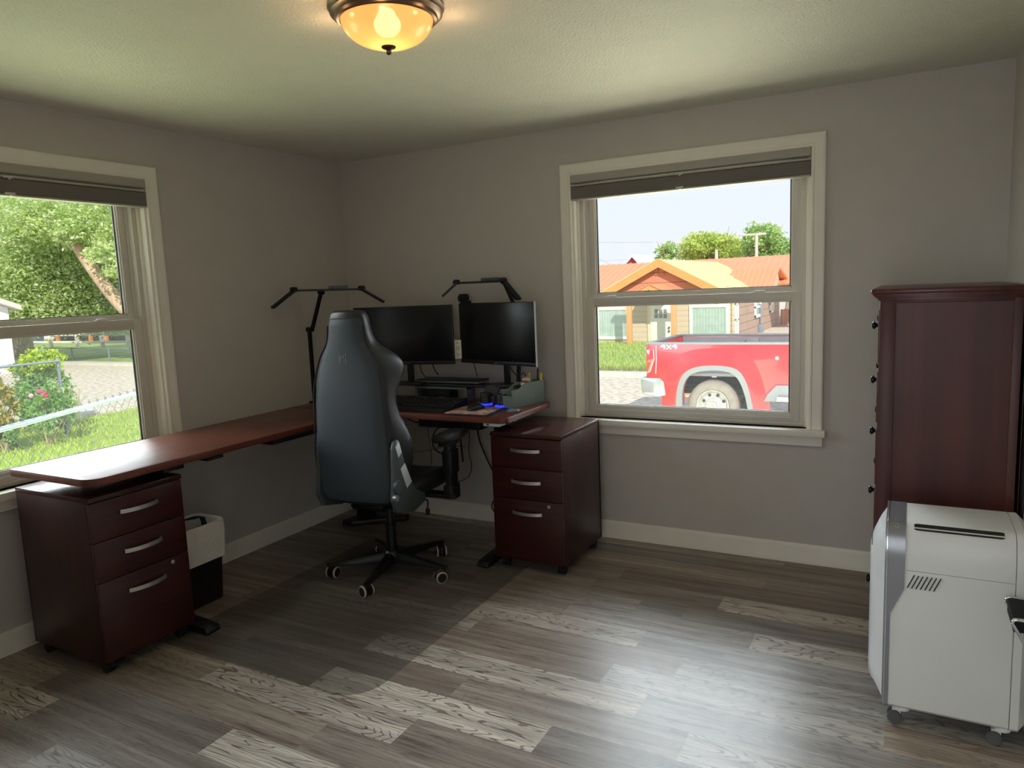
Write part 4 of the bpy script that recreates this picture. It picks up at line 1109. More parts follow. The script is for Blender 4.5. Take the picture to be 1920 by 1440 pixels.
# ---------------------------------------------------------------- clamp lamps
def bar(b, p, q, w, h, upv=V((0, 0, 1))):
    p, q = V(p), V(q); d = (q-p).normalized(); s = d.cross(upv).normalized(); u = s.cross(d)
    b.loft([[c+s*w*a+u*h*e for a, e in ((-1, -1), (1, -1), (1, 1), (-1, 1))] for c in (p, q)])
M_lamp = pmat('lamp_black', rgb(20, 20, 21), .4, metal=.3, var=.08)
M_diff = pmat('lamp_diffuser_off', rgb(150, 150, 144), .5, var=.02)
def clamp_lamp(label, base, elbow, head, bl, br, wl, wr, ctrl):
    t = thing('desk_lamp', label, 'desk lamp', base, 0, 'pair of two-winged clamp lamps')
    o = V(base); E, Hd, BL, BR, WL, WR = [V(q)-o for q in (elbow, head, bl, br, wl, wr)]
    b = MB(); b.box(-.022, .022, -.03, .03, 0, .014, .003); b.cyl((0, 0, .012), (0, 0, .05), .014, n=18)
    b.done('clamp', M_lamp, t)
    b = MB(); bar(b, (0, 0, .03), (E.x, E.y, E.z+.01), .0095, .0095, V((0, 1, 0))); b.done('lower_arm', M_lamp, t)
    b = MB(); bar(b, E+V((.014, .006, -.012)), Hd, .009, .009, V((0, 1, 0))); b.done('upper_arm', M_lamp, t)
    b = MB(); b.cyl(E+V((0, -.016, 0)), E+V((0, .016, 0)), .017, n=20); b.cyl(Hd+V((0, -.016, .0)), Hd+V((0, .016, .0)), .017, n=20); b.done('joint', M_lamp, t)
    dv = (BR-BL).normalized()
    b = MB(); bar(b, BL, BR, .016, .0065); hd = b.done('light_bar', M_lamp, t)
    c = BL.lerp(BR, ctrl)
    b = MB(); bar(b, c-dv*.05, c+dv*.07, .014, .011); b2 = hd
    for v in b.bm.verts: v.co.z += .013
    b.done('control_panel', M_greyp, hd)
    for P_, Q_ in ((BL, WL), (BR, WR)):
        b = MB(); bar(b, P_, Q_, .018, .0075); wg = b.done('light_wing', M_lamp, t)
        up = V((0, 0, 1)); dd = (Q_-P_).normalized(); s = dd.cross(up).normalized(); u = s.cross(dd)
        b = MB(); bar(b, P_.lerp(Q_, .12)-u*.0076, P_.lerp(Q_, .95)-u*.0076, .013, .001); b.done('diffuser', M_diff, wg)
        b = MB(); b.cyl(P_-V((0, .018, -.006)), P_+V((0, .018, .006)), .0165, n=18); b.done('hinge', M_lamp, wg)
LB = V((.145, -.56, DZ))
clamp_lamp('thin black clamp lamp with two drooping wings rising left of the chair', LB, at(580, 618, y=LB.y), at(602, 548, x=.19), at(551, 545, x=.12), at(678, 542, x=.44), at(511, 577, x=.08), at(719.5, 566, x=.57), .63)
pe = at(979, 712, y=-.10)
LBR = V((pe.x, -.16, DZ))
clamp_lamp('black clamp lamp arching over the top of the right-hand monitor', LBR, V((pe.x, -.10, 1.33)), at(944, 527, y=-.12), at(856, 531, y=-.12), at(944, 527, y=-.12), at(829, 556, y=-.17), at(972, 561, y=-.20), .70)

# ---------------------------------------------------------------- cables
def cable(label, pts, r, y=None, grp='cables hanging in the desk corner'):
    P = [at(px, py, y=(y if yy is None else yy)) for (px, py, yy) in [(q+(None,))[:3] for q in pts]]
    b = MB(); b.tube(smooth_pts(P, 6), r, 7)
    return tag(b.done('cable', M_rubber, None, ang=180), label, 'cable', grp)
cable('cable swooping in a shallow curve below the front edge of the desk beside the chair', [(752, 778, -.5), (775, 790, -.6), (800, 794, -.62), (830, 792, -.6), (850, 786, -.5)], .004)
cable('thin cable dropping straight down under the desk left of the armrest', [(800, 778), (802, 805), (806, 830), (809, 853), (808, 872)], .0022, -.12)
cable('thick cable looping in an arc just left of the armrest post', [(838, 795), (818, 806), (811, 825), (815, 842), (832, 853), (850, 862)], .0042, -.14)
cable('short straight cable hanging right beside the armrest post', [(861, 795), (863, 820), (866, 845), (868, 866)], .0055, -.14)
cable('thin kinked cable wandering down right of the armrest post', [(878, 795), (880, 820), (879, 845), (884, 872), (880, 892), (868, 900), (855, 905)], .0025, -.10)
cable('thick cable slanting down towards the file cabinet near the window', [(893, 795), (899, 826), (912, 858), (927, 889)], .0052, -.10)
cable('small cable loop by the wall left of the file cabinet near the window', [(935, 930), (925, 940), (922, 950), (926, 958), (935, 963)], .004, -.09)
cable('thin cable hanging nearly level across the wall under the desk', [(775, 848), (795, 846), (812, 843), (828, 838), (850, 836), (872, 838)], .0018, -.08)
cable('left of the two cables dropping behind the left-hand monitor', [(786, 670), (788, 686), (791, 698), (799, 708)], .0026, -.17)
cable('right of the two cables dropping behind the left-hand monitor', [(810, 670), (812, 686), (816, 695), (822, 703)], .0034, -.17)
cable('single cable dropping behind the left half of the right-hand monitor', [(887, 668), (889, 684), (892, 694), (895, 706)], .0026, -.17)
cable('cable curving behind the right-hand monitor to the lamp post', [(956, 672), (957, 688), (964, 699), (976, 710)], .003, -.13)
cable('tiny cable loop just right of the lamp post behind the right-hand monitor', [(976, 714), (983, 710), (985, 703), (981, 699), (977, 703)], .0028, -.11)
GB_BACK, SKY_BACK, GB_LEFT, SKY_LEFT, HALL, SUN = 850, 3000, 620, 1450, 30, 6.0
# ================================================================ outdoors
GZ = -1.0
M_gravel = pmat('gravel', rgb(186, 176, 160), .95, var=.38, vscale=7, bump=.9, bscale=26)
M_grass = pmat('grass_soil', rgb(136, 158, 64), .95, var=.25, vscale=2.5, bump=.5, bscale=60)
M_grass2 = pmat('grass_soil_far', rgb(128, 150, 74), .95, var=.25, vscale=1.2, bump=.5, bscale=60)
M_conc = pmat('concrete', rgb(188, 182, 172), .9, var=.08, vscale=4)
struct(MB().box(-60, 40, -30, 90, GZ-.3, GZ).done('ground', M_gravel))
b = MB(); b.prism([(-13.1, 3.9), (-12.75, 6.8), (-6, 7.2), (-.16, 7.2), (-.16, -9), (-13.6, -9)], 'z', GZ, GZ+.02); struct(b.done('lawn_side', M_grass))
b = MB(); b.loft([[V((x, 16.3, GZ)), V((x, 25.8, GZ-.38)), V((x, 25.8, GZ-.6)), V((x, 16.3, GZ-.4))] for x in (-14, 6)]); 
b.bm.free(); b = MB()
b.loft([[V((x, 16.3, GZ+.02)), V((x, 20, GZ+.03)), V((x, 26.2, GZ+.03)), V((x, 26.2, GZ-.2)), V((x, 16.3, GZ-.2))] for x in (-9.5, 6)]); struct(b.done('lawn_front', M_grass2))
b = MB(); b.box(-60, -10.5, 15.4, 30, GZ-.1, GZ+.06); struct(b.done('lawn_far', M_grass2))
b = MB(); b.box(-60, 30, 14.6, 15.3, GZ-.1, GZ+.10, .02); struct(b.done('kerb', M_conc))
b = MB(); b.box(-14.9, -13.4, -9, 6.6, GZ, GZ+.03); struct(b.done('path', M_conc))
# grass blades
def tufts(name, n, area, h, mat, seed, z=GZ+.02, w=.012):
    r = random.Random(seed); b = MB(); bm = b.bm
    for i in range(n):
        x, y = r.uniform(area[0], area[1]), r.uniform(area[2], area[3]); a = r.uniform(0, PI); hh = h*r.uniform(.5, 1.3); ww = w*r.uniform(.6, 1.5)
        dx, dy = math.cos(a)*ww, math.sin(a)*ww; lx, ly = r.uniform(-.5, .5)*hh, r.uniform(-.5, .5)*hh
        bm.faces.new([bm.verts.new(p) for p in ((x-dx, y-dy, z), (x+dx, y+dy, z), (x+lx, y+ly, z+hh))])
    o = b.done(name, mat, recalc=False); o['kind'] = 'stuff'; return o
M_blade = leafmat('grass_blades', [rgb(140, 166, 62), rgb(170, 192, 84), rgb(194, 208, 114), rgb(152, 178, 70)])
tag(tufts('grass', 26000, (-13, -4.5, -4.5, 7), .07, M_blade, 1, w=.014), 'mown green grass behind the near chain-link fence outside the left window', 'grass')
tag(tufts('grass', 9000, (-9.2, -1.2, 16.4, 26), .10, M_blade, 2, w=.02), 'strip of green grass in front of the tan house across the street', 'grass')
M_weed = leafmat('weeds', [rgb(150, 150, 70), rgb(120, 140, 60), rgb(170, 160, 100)])
tag(tufts('weeds', 2600, (-9.5, 5, 15.35, 16.3), .16, M_weed, 3, w=.02), 'ragged yellowish weeds along the verge behind the pickup', 'weeds')

def leaves(b, c, rad, n, size, r, shell=.55, flat=1.0, per=60, sg=.11):
    """leaf blades spread through an ellipsoid, thicker towards its surface, gathered in clumps"""
    bm = b.bm; cl = []
    for i in range(max(6, n//per)):
        while True:
            p = V((r.uniform(-1, 1), r.uniform(-1, 1), r.uniform(-1, 1)))
            if shell < p.length < 1: break
        cl.append(p)
    for i in range(n):
        p = r.choice(cl)+V((r.gauss(0, sg), r.gauss(0, sg), r.gauss(0, sg)))
        q = V((c[0]+p.x*rad[0], c[1]+p.y*rad[1], c[2]+p.z*rad[2]))
        d = V((r.gauss(0, 1), r.gauss(0, 1), r.gauss(0, .8)))
        if d.length < .01: continue
        d.normalize(); u = d.cross(V((r.gauss(0, 1), r.gauss(0, 1), r.gauss(0, 1))))
        if u.length < .01: continue
        u.normalize(); s = size*r.uniform(.6, 1.35)
        bm.faces.new([bm.verts.new(q+e) for e in (-d*s, u*s*.5-d*s*.1, d*s, -u*s*.5-d*s*.1)])
def trunk(b, pts, rs, n=10):
    P = smooth_pts(pts, 4); k = len(P); R = [rs[0]+(rs[1]-rs[0])*i/(k-1) for i in range(k)]; b.tube(P, R, n)
M_bark = pmat('tree_bark', rgb(170, 148, 120), .9, var=.25, vscale=6, bump=.8, bscale=20, stretch=(1, 1, .3))
M_leafA = leafmat('leaf_sunny', [rgb(158, 188, 96), rgb(186, 208, 122), rgb(222, 232, 176), rgb(150, 182, 90), rgb(246, 246, 222), rgb(176, 200, 112)], trans=.6)  # near-white tones paint sun highlights into the leaf colour
M_leafB = leafmat('leaf_spring', [rgb(188, 208, 104), rgb(214, 224, 130), rgb(170, 198, 104), rgb(226, 230, 156)], trans=.5)
M_leafE = leafmat('leaf_fresh', [rgb(150, 188, 112), rgb(176, 206, 132), rgb(198, 220, 156)], trans=.5)
M_leafC = leafmat('leaf_green', [rgb(116, 160, 88), rgb(142, 180, 106), rgb(170, 200, 128)], trans=.45)
M_leafL = leafmat('leaf_lime', [rgb(160, 186, 40), rgb(190, 206, 60), rgb(140, 170, 50)])
M_leafD = leafmat('leaf_dark', [rgb(60, 92, 44), rgb(84, 116, 60), rgb(104, 136, 70)])
M_leafO = leafmat('leaf_rusty', [rgb(150, 150, 70), rgb(176, 150, 84), rgb(120, 146, 60)])

# --- seen through the lawn-side window
t1 = at(41, 672, z=GZ)
tr = thing('tree', 'huge leafy tree with thick trunk left of the bush, filling the lawn-side window', 'tree', (t1.x, t1.y, GZ))
b = MB(); trunk(b, [(0, 0, -.1), (.05, 0, 1.2), (-.1, .1, 3), (.3, 0, 5)], (.62, .42), 14); trunk(b, [(0, 0, 2.6), (1.2, .3, 4.0), (2.6, .5, 5.4)], (.34, .18)); trunk(b, [(0, .1, 2.8), (-1.3, 0, 4.4), (-2.4, .2, 6)], (.3, .15)); b.done('trunk', M_bark, tr)
r = random.Random(21); b = MB()
c0 = at(70, 470, d=33)-tr.location
for (px, py, rd, n, dd) in ((60, 440, (4.2, 3.2, 3.0), 7000, 33), (150, 420, (4.0, 3.0, 3.0), 6000, 34), (10, 520, (3.2, 2.6, 2.6), 3500, 32), (95, 540, (2.8, 2.2, 1.9), 3500, 33), (180, 530, (2.8, 2.4, 2.4), 3500, 35), (40, 585, (2.4, 1.8, .9), 1600, 32), (140, 585, (2.4, 1.8, 1.0), 1800, 34), (225, 585, (2.4, 1.8, 1.0), 1500, 35), (225, 460, (3.4, 3, 3.6), 4500, 34)):
    leaves(b, at(px, py, d=dd)-tr.location, rd, int(n*4.2), .078, r, .15, per=25, sg=.12)
b.done('foliage', M_leafA, tr, recalc=False)
# second tree whose limb crosses the pane; its trunk stands behind the wall right of the window
t2 = at(330, 690, z=GZ)
dB = (t2-CAMP).dot(FWD)
tr2 = thing('tree', 'tree behind the window frame whose bare brown limb slants across the lawn-side window', 'tree', (t2.x, t2.y, GZ))
L = lambda px, py, dd=dB: at(px, py, d=dd)-tr2.location
b = MB(); trunk(b, [(0, 0, -.1), (.1, 0, 1.0), L(300, 610), L(310, 480), L(320, 330)], (.42, .25), 12); trunk(b, [L(302, 640), L(228, 572), L(185, 520), L(152, 474), L(136, 446), L(128, 430)], (.30, .15), 10); b.done('trunk', M_bark, tr2)
b = MB()
for (px, py, rd, n, dd) in ((190, 430, (2.0, 1.5, 1.1), 2600, dB+1.0), (215, 480, (1.2, 1, .8), 900, dB-1), (120, 400, (2.2, 1.6, 1.0), 2200, dB+1.2), (320, 330, (4, 3, 2.6), 4000, dB), (60, 420, (1.8, 1.4, 1.0), 1500, dB+1.), (130, 436, (.75, .6, .45), 900, dB-.7)):
    leaves(b, L(px, py, dd), rd, int(n*2), .08, r, .2, per=30)
b.done('foliage', M_leafA, tr2, recalc=False)
# hedge/shrubs far behind
for i, (px, py, rd, lab) in enumerate(((146, 584, (4.0, 3.4), 'dark green shrub showing beneath the big tree, left of the slanting limb'), (226, 588, (3.6, 3.2), 'dark green shrub by the right frame of the lawn-side window'))):
    q = at(px, 600, d=66); hh = at(px, py, d=66).z-GZ
    s = thing('shrub', lab, 'shrub', (q.x, q.y, GZ), 0, 'shrubs behind the open shed')
    b = MB(); leaves(b, (0, 0, hh*.5), (rd[0], rd[1], hh*.52), 5000, .14, r, .2, per=25); b.done('foliage', M_leafD if i == 0 else M_leafC, s, recalc=False)
    b = MB()
    for k in range(4): b.tube([(k*.1-.15, 0, 0), (k*.3-.45, .1, hh*.6)], .03, 6)
    b.done('stem', M_bark, s)

# chain-link fences
M_galv = pmat('galvanised_steel', rgb(122, 132, 142), .55, metal=.2, var=.05)
M_wire = pmat('galvanised_wire', rgb(92, 94, 92), .6, metal=.2, var=.05)
def chainlink(name_label, p0, p1, z0, z1, cell, posts, rail_r, post_r, wire_r, group=None, hooks=True):
    p0, p1 = V(p0), V(p1); Ln = (p1-p0).length; d = (p1-p0)/Ln; n = V((-d.y, d.x, 0))
    t = thing('chain_link_fence', name_label, 'fence', (p0.x, p0.y, GZ), math.atan2(d.y, d.x), group)
    a, c = z0-GZ, z1-GZ
    MB().cyl((0, 0, c), (Ln, 0, c), rail_r, n=14).done('top_rail', M_galv, t)
    for s in posts:
        MB().cyl((s, .03, 0), (s, .03, c+.03), post_r, n=14).ball((s, .03, c+.03), post_r*1.15, (1, 1, .8)).done('post', M_galv, t)
    b = MB(); h = cell/2; top = c-.005; nz = int((top-a)/h); zz = [top+.035-i*h for i in range(nz+2)]
    nx = int(Ln/cell)
    for i in range(nx+1):
        x0 = i*cell; 
        for sgn in (1, -1):
            pts = [(x0+ (h if ((j % 2) == (0 if sgn > 0 else 1)) else 0)*1.0 + (0 if sgn > 0 else 0), (.002 if j % 2 else -.002)+.0, z) for j, z in enumerate(zz)]
            if sgn > 0: b.tube(pts, wire_r, 4, caps=False)
            else:
                pts = [(x0+h-(p[0]-x0-0)+h-h*1.0, p[1], p[2]) for p in pts]
        # neighbouring zigzag meets this one at alternate corners
        pts = [(x0+h+(h if (j % 2) else 0), (-.002 if j % 2 else .002), z) for j, z in enumerate(zz)]
        b.tube(pts, wire_r, 4, caps=False)
        if hooks: b.tube([(x0+h-.012, 0, zz[0]-.02), (x0+h-.004, .004, zz[0]+.012), (x0+h+.012, -.004, zz[0]-.006)], wire_r, 4)
    b.done('wire_mesh', M_wire, t)
    if hooks:
        b = MB()
        for s in (1.2, 2.0, 2.9): b.tube([(s+.02*math.cos(q*.9), .028*math.cos(q*.7), c+.028*math.sin(q*.7+.5)-.02) for q in range(8)], .0022, 5)
        b.done('tie_wire', M_galv, t)
    return t
# near fence: its line passes these two sighted points at rail height
A, B_ = at(0, 806, z=.8), at(250, 739, z=.8); dv = (B_-A).normalized()
chainlink('near chain-link fence with thick grey top rail just outside the lawn-side window', A-dv*2.4, B_+dv*1.6, GZ, .8, .102, (.3, 3.95+1.4), .0175, .024, .0023)
f2 = chainlink('chain-link fence with end post standing in front of the lime-topped bush', (-11, -1.5, 0), (-11, 4.12, 0), GZ, .50, .075, (5.6, 2.6), .024, .03, .0022, hooks=False)
# bush, roses and rusty shrub behind/before that fence
def bush(name, lab, cpx, base, rad, mats, n, size, seed, cat='bush'):
    s = thing(name, lab, cat, (base[0], base[1], GZ)); r = random.Random(seed)
    for (dz, rr, mt, k, nm) in mats:
        b = MB(); leaves(b, (0, 0, dz), rr, int(n*k), size, r, .35); b.done(nm, mt, s, recalc=False)
    b = MB()
    for k in range(6): b.tube([(r.uniform(-.1, .1), r.uniform(-.1, .1), 0), (r.uniform(-.25, .25), r.uniform(-.25, .25), rad*1.0)], .012, 6)
    b.done('stem', M_bark, s)
    return s
pb_ = at(66, 700, x=-12.3)
zt = at(66, 652, x=-12.3).z
bush('bush', 'big rounded bush with bright lime top behind the second chain-link fence', None, (-12.3, pb_.y+.1), .8, [(.72, (.6, .5, .8), M_leafC, 1.0, 'lower_foliage'), (zt-GZ-.36, (.5, .52, .32), M_leafL, .6, 'upper_foliage')], 4200, .05, 31)
pr = at(86, 748, x=-10.4)
rb = bush('rose_bush', 'low rose bush with pink flowers at the foot of the second chain-link fence', None, (-10.4, pr.y), .5, [(pr.z-GZ, (.35, .42, .38), M_leafC, 1.0, 'foliage'), (.5, (.4, .45, .5), M_leafC, .6, 'foliage')], 1500, .045, 32)
M_rose = pmat('rose_pink', rgb(214, 50, 110), .6, var=.2); M_rose2 = pmat('rose_pale', rgb(228, 150, 180), .6, var=.2)
for (px, py, mt) in ((74, 734, M_rose), (83, 738, M_rose), (87, 742, M_rose), (58, 742, M_rose2), (109, 735, M_rose2), (98, 730, M_rose2)):
    q = at(px, py, x=-10.15)-rb.location
    b = MB()
    for k in range(6):
        a = k*PI/3; b.ball(q+V((.0, math.cos(a)*.022, math.sin(a)*.022)), .022, (.7, 1, 1), 8, 6)
    b.ball(q+V((.015, 0, 0)), .02, (1, 1, 1), 8, 6); b.done('flower', mt, rb)
pw = at(4, 745, x=-10.6)
bush('bush', 'rust-tinged bush at the lower left corner of the lawn-side window', None, (-10.6, pw.y-.1), .6, [(.72, (.3, .34, .66), M_leafO, 1.0, 'foliage'), (.35, (.4, .45, .4), M_leafC, .6, 'lower_foliage')], 2600, .045, 33)
for i, px in enumerate((124, 144)):
    p = at(px, 752, x=-10.9); 
    s = thing('dry_plant', ['wispy dry plant just right of the second fence\'s end post', 'wispy dry plant a step further right of the second fence\'s end post'][i], 'plant', (p.x, p.y, GZ), 0, 'dry plants by the fence')
    b = MB(); r = random.Random(40+i); hh = at(px, 722, x=-10.9).z-GZ
    for k in range(16): b.tube([(0, 0, 0), (r.uniform(-.08, .08), r.uniform(-.08, .08), hh*.6), (r.uniform(-.2, .2), r.uniform(-.2, .2), hh*r.uniform(.75, 1.05))], .004, 4)
    b.done('stem', pmat('dry_stem', rgb(150, 150, 110), .9, var=.1), s)
# far chain-link fence along the other side of the street
fy = 15.8
xs_ = [at(px, 670, y=fy).x for px in (8, 136, 205)]
zt = at(136, 653, y=fy).z
t = thing('chain_link_fence', 'far chain-link fence with thin posts along the other side of the street', 'fence', (-40, fy, GZ))
MB().cyl((0, 0, zt-GZ), (26, 0, zt-GZ), .022, n=8).done('top_rail', M_galv, t)
for x in xs_+[xs_[0]-5, xs_[2]+3]: MB().cyl((x+40, 0, 0), (x+40, 0, zt-GZ+.03), .032, n=10).done('post', M_galv, t)
b = MB()
for i in range(180):
    x = i*.15; b.tube([(x, 0, .02), (min(26, x+(zt-GZ)*.8), 0, zt-GZ)], .002, 3, caps=False); b.tube([(min(26, x+(zt-GZ)*.8), .004, .02), (x, .004, zt-GZ)], .002, 3, caps=False)
b.done('wire_mesh', M_wire, t)
# white rail fence further back
ry = 22.0
M_rail = pmat('weathered_white_wood', rgb(206, 198, 180), .8, var=.1)
t = thing('rail_fence', 'weathered white rail fence beyond the far chain-link fence', 'fence', (0, ry, GZ))
xa, xb = at(-10, 640, y=ry).x, at(262, 640, y=ry).x
zA, zB = at(150, 627.5, y=ry).z-GZ, at(150, 641.5, y=ry).z-GZ
for z in (zA, zB): MB().box(xa, xb, -.03, .03, z-.07, z+.07, .01).done('rail', M_rail, t)
for px in (20, 95, 145, 192, 240):
    x = at(px, 640, y=ry).x; MB().box(x-.09, x+.09, -.09, .09, 0, zA+.18, .01).done('post', M_rail, t)
# open porch / shed with orange posts behind the rail fence
sy = 26.0
t = thing('open_shed', 'long shadowy open shed with orange posts behind the rail fence', 'shed', (0, sy, GZ))
M_orange = pmat('orange_post', rgb(206, 120, 66), .7, var=.1)
xa2, xb2 = at(50, 640, y=sy).x, at(262, 640, y=sy).x
zr = at(150, 612, y=sy).z-GZ
MB().box(xa2, xb2, 2.0, 2.15, 0, zr, .01).done('wall', pmat('shed_wall', rgb(120, 112, 104), .9, var=.2, vscale=1.5), t)
MB().prism([(-.5, zr-.05), (2.4, zr+.35), (2.4, zr+.47), (-.5, zr+.07)], 'x', xa2-.4, xb2+.4).done('roof', pmat('shed_roof', rgb(132, 126, 118), .8, var=.1), t)
for px in (77, 109, 171, 200):
    x = at(px, 640, y=sy).x; MB().box(x-.11, x+.11, -.11, .11, 0, zr, .01).done('post', M_orange, t)
for nm, lab, px, py, col, s in (('bin', 'red bin standing in front of the open shed beside the tree trunk', 63, 638, (200, 60, 54), .36), ('bin', 'dark blue bin beside the red bin in front of the open shed', 71, 640, (70, 84, 120), .3)):
    p = at(px, py, y=25.2); MB()
    o = thing(nm, lab, 'bin', (p.x, p.y, GZ), 0, 'bins in front of the open shed')
    h = p.z-GZ+.45
    MB().loft([[V((sx*s*k, sy_*s*k, z)) for sx, sy_ in ((-1, -1), (1, -1), (1, 1), (-1, 1))] for k, z in ((.8, 0), (1, h*.9))]).done('tub', pmat(nm+str(col[0]), rgb(*col), .5, var=.05), o)
    MB().box(-s*1.05, s*1.05, -s*1.05, s*1.05, h*.9, h, .03).done('lid', pmat(nm+str(col[0]), rgb(*col), .5, var=.05), o)
# small sign on the rail fence
p = at(190, 634, y=ry-.12)
sg = thing('sign', 'small white sign with a red mark fixed to the rail fence', 'sign', (p.x, ry-.05, p.z))
MB().box(-.24, .24, -.06, -.04, -.22, .22, .004).done('board', pmat('sign_white', rgb(232, 228, 224), .6, var=.02), sg)
MB().prism([(-.13, .06), (.13, .06), (.04, -.08), (-.02, -.02)], 'y', -.0625, -.0595).done('red_mark', pmat('sign_red', rgb(190, 50, 60), .6, var=.02), sg)
# white house corner at the far left
p0 = at(2, 586, d=29)
hs = thing('house', 'corner of a white house under the tree at the far left of the lawn-side window', 'house', (p0.x, p0.y, GZ))
L = lambda px, py: at(px, py, d=29)-hs.location
zE = L(17, 572).z; xw = L(14, 575)
M_hw = pmat('white_siding', rgb(226, 230, 236), .7, var=.03)
gy = xw.y
MB().prism([(gy, 0), (gy, zE-.1), (gy-4.5, zE+1.7), (gy-9, zE-.1), (gy-9, 0)], 'x', xw.x-8, xw.x).done('wall', M_hw, hs)
M_gr = pmat('grey_roof', rgb(206, 204, 198), .7, var=.05)
MB().prism([(gy+.35, zE-.22), (gy+.35, zE-.02), (gy-4.5, zE+1.95), (gy-4.5, zE+1.72)], 'x', xw.x-8.3, xw.x+.35).prism([(gy-9.35, zE-.22), (gy-4.5, zE+1.72), (gy-4.5, zE+1.95), (gy-9.35, zE-.02)], 'x', xw.x-8.3, xw.x+.35).done('roof', M_gr, hs)

# --- seen through the street-side window
# red pickup: rear wheel centre at WX, near side plane TY
TY = 8.15
M_red = pmat('pickup_red', rgb(172, 6, 26), .3, spec=.4, var=.02, coat=.25)
M_grey = pmat('pickup_grey_plastic', rgb(100, 104, 108), .55, var=.04)
M_bed = pmat('pickup_bed_liner', rgb(104, 104, 110), .8, var=.1)
M_tyre = pmat('dusty_tyre', rgb(108, 102, 96), .9, var=.15, vscale=12)
M_under = pmat('underbody', rgb(52, 48, 46), .9, var=.3, vscale=9)
M_rimw = pmat('wheel_white_metal', rgb(160, 160, 156), .35, metal=.4, var=.04)
hub = at(1336, 761, y=TY); WX, WZ = hub.x, hub.z; RT = WZ-GZ
tk = thing('pickup_truck', 'red pickup truck parked in the street, its bed and rear wheel seen through the window', 'pickup truck', (WX, TY, GZ))
def T(px, py): q = at(px, py, y=TY); return (q.x-WX, q.z-GZ)
X0 = T(1213, 650)[0]; zr = T(1300, 645)[1]; zb = T(1260, 735)[1]; zs = T(1440, 752)[1]
TWD = 2.03
XB = 2.05         # front end of the bed
a_out = [T(*p) for p in ((1269, 764), (1270, 735), (1277, 710), (1289, 695), (1310, 687), (1340, 685), (1370, 688), (1388, 697), (1400, 716), (1408, 742), (1414, 771))]
a_in = [T(*p) for p in ((1281, 760), (1281, 735), (1286, 715), (1297, 702), (1314, 696), (1340, 694), (1366, 697), (1381, 706), (1391, 722), (1399, 746), (1404, 772))]
def sm2(pts, k=4): return [(p.x, p.z) for p in smooth_pts([(x, 0, z) for x, z in pts], k)]
ao, ai = sm2(a_out), sm2(a_in)
side = [(X0+.02, zb+.05), (X0, zb+.35), (X0-.02, zr-.12), (X0+.02, zr-.02), (X0+.06, zr), (XB, zr), (XB, zs-.02), (ao[-1][0], zs)] + list(reversed(ai)) + [(ai[0][0], zb-.02), (X0+.25, zb)]
for s, y0, y1 in ((0, 0, .07), (1, TWD-.07, TWD)):
    b = MB(); b.prism(side, 'y', y0, y1, .008); o = b.done('bed_side', M_red, tk)
    q = -1 if s == 0 else 1; yo = y0 if s == 0 else y1
    # crease line along the bed and the swell over the wheel
    b = MB(); n = len(ao)
    cx_, cz_ = (ao[0][0]+ao[-1][0])/2, RT
    def off(k): return [(cx_+(x-cx_)*k, cz_+(z-cz_)*(1+(k-1)*1.1)) for x, z in ao]
    b.loft([[V((x, yo+q*d_, z)) for x, z in off(k)] for k, d_ in ((1.42, -.004), (1.25, .012), (1.1, .03), (1.0, .036), (.97, .036))], caps=False, closed=False); b.done('fender_swell', M_red, tk, ang=70)
    b = MB(); R = [[V((po[0], yo+q*.05, po[1])), V((pi[0], yo+q*.058, pi[1])), V((pi[0], yo-q*.03, pi[1])), V((po[0], yo-q*.03, po[1]))] for po, pi in zip(ao, ai)]
    b.loft(R); b.done('arch_moulding', M_grey, tk, ang=50)
# bed floor, front wall, tailgate, caps
b = MB(); b.box(X0+.05, XB, .06, TWD-.06, zr-.55, zr-.5); b.box(XB-.05, XB, .06, TWD-.06, zr-.55, zr-.03); b.done('bed_floor', M_bed, tk)
b = MB(); b.box(X0+.1, XB-.05, TWD-.09, TWD-.065, zr-.5, zr-.03)
for k in range(5): b.prism([(-.2, zr-.11), (-.13, zr-.2), (.13, zr-.2), (.2, zr-.11), (.16, zr-.11), (.11, zr-.17), (-.11, zr-.17), (-.16, zr-.11)], 'y', TWD-.12, TWD-.085, M=Matrix.Translation((.25+.62*k-.3, 0, 0)))
b.box(.2, .42, TWD-.16, TWD-.085, zr-.5, zr-.05, .02)
b.done('bed_liner', M_bed, tk)
b = MB(); b.box(X0-.03, X0+.03, .04, TWD-.04, zb+.08, zr-.015, .012); b.done('tailgate', M_red, tk)
b = MB(); b.box(X0+.04, XB, -.008, .085, zr-.012, zr+.025, .01); b.box(X0+.04, XB, TWD-.085, TWD+.008, zr-.012, zr+.025, .01); b.box(X0-.035, X0+.05, .03, TWD-.03, zr-.018, zr+.02, .01); b.done('bed_rail_cap', M_grey, tk)
# tail lamp
z1, z0 = T(1216, 655)[1], T(1215, 698)[1]
b = MB(); b.prism([(X0-.012, z1), (X0+.13, z1-.02), (X0+.125, z1-.16), (X0+.05, z0+.02), (X0-.01, z0)], 'y', -.012, .05, .008); b.done('tail_lamp', pmat('lamp_red', rgb(140, 6, 22), .15, var=.05, coat=1), tk)
b = MB(); b.tube([(X0+.165, -.004, zr-.03), (X0+.165, -.004, z1-.2), (X0+.15, -.004, z0-.02)], .008, 6); b.tube([(X0+.12, -.012, z1-.0), (X0+.13, -.012, z1-.16), (X0+.055, -.012, z0+.02), (X0, -.012, z0-.01)], .008, 6); b.done('panel_gap', pmat('pale_gap', rgb(214, 150, 150), .5, var=.02), tk)
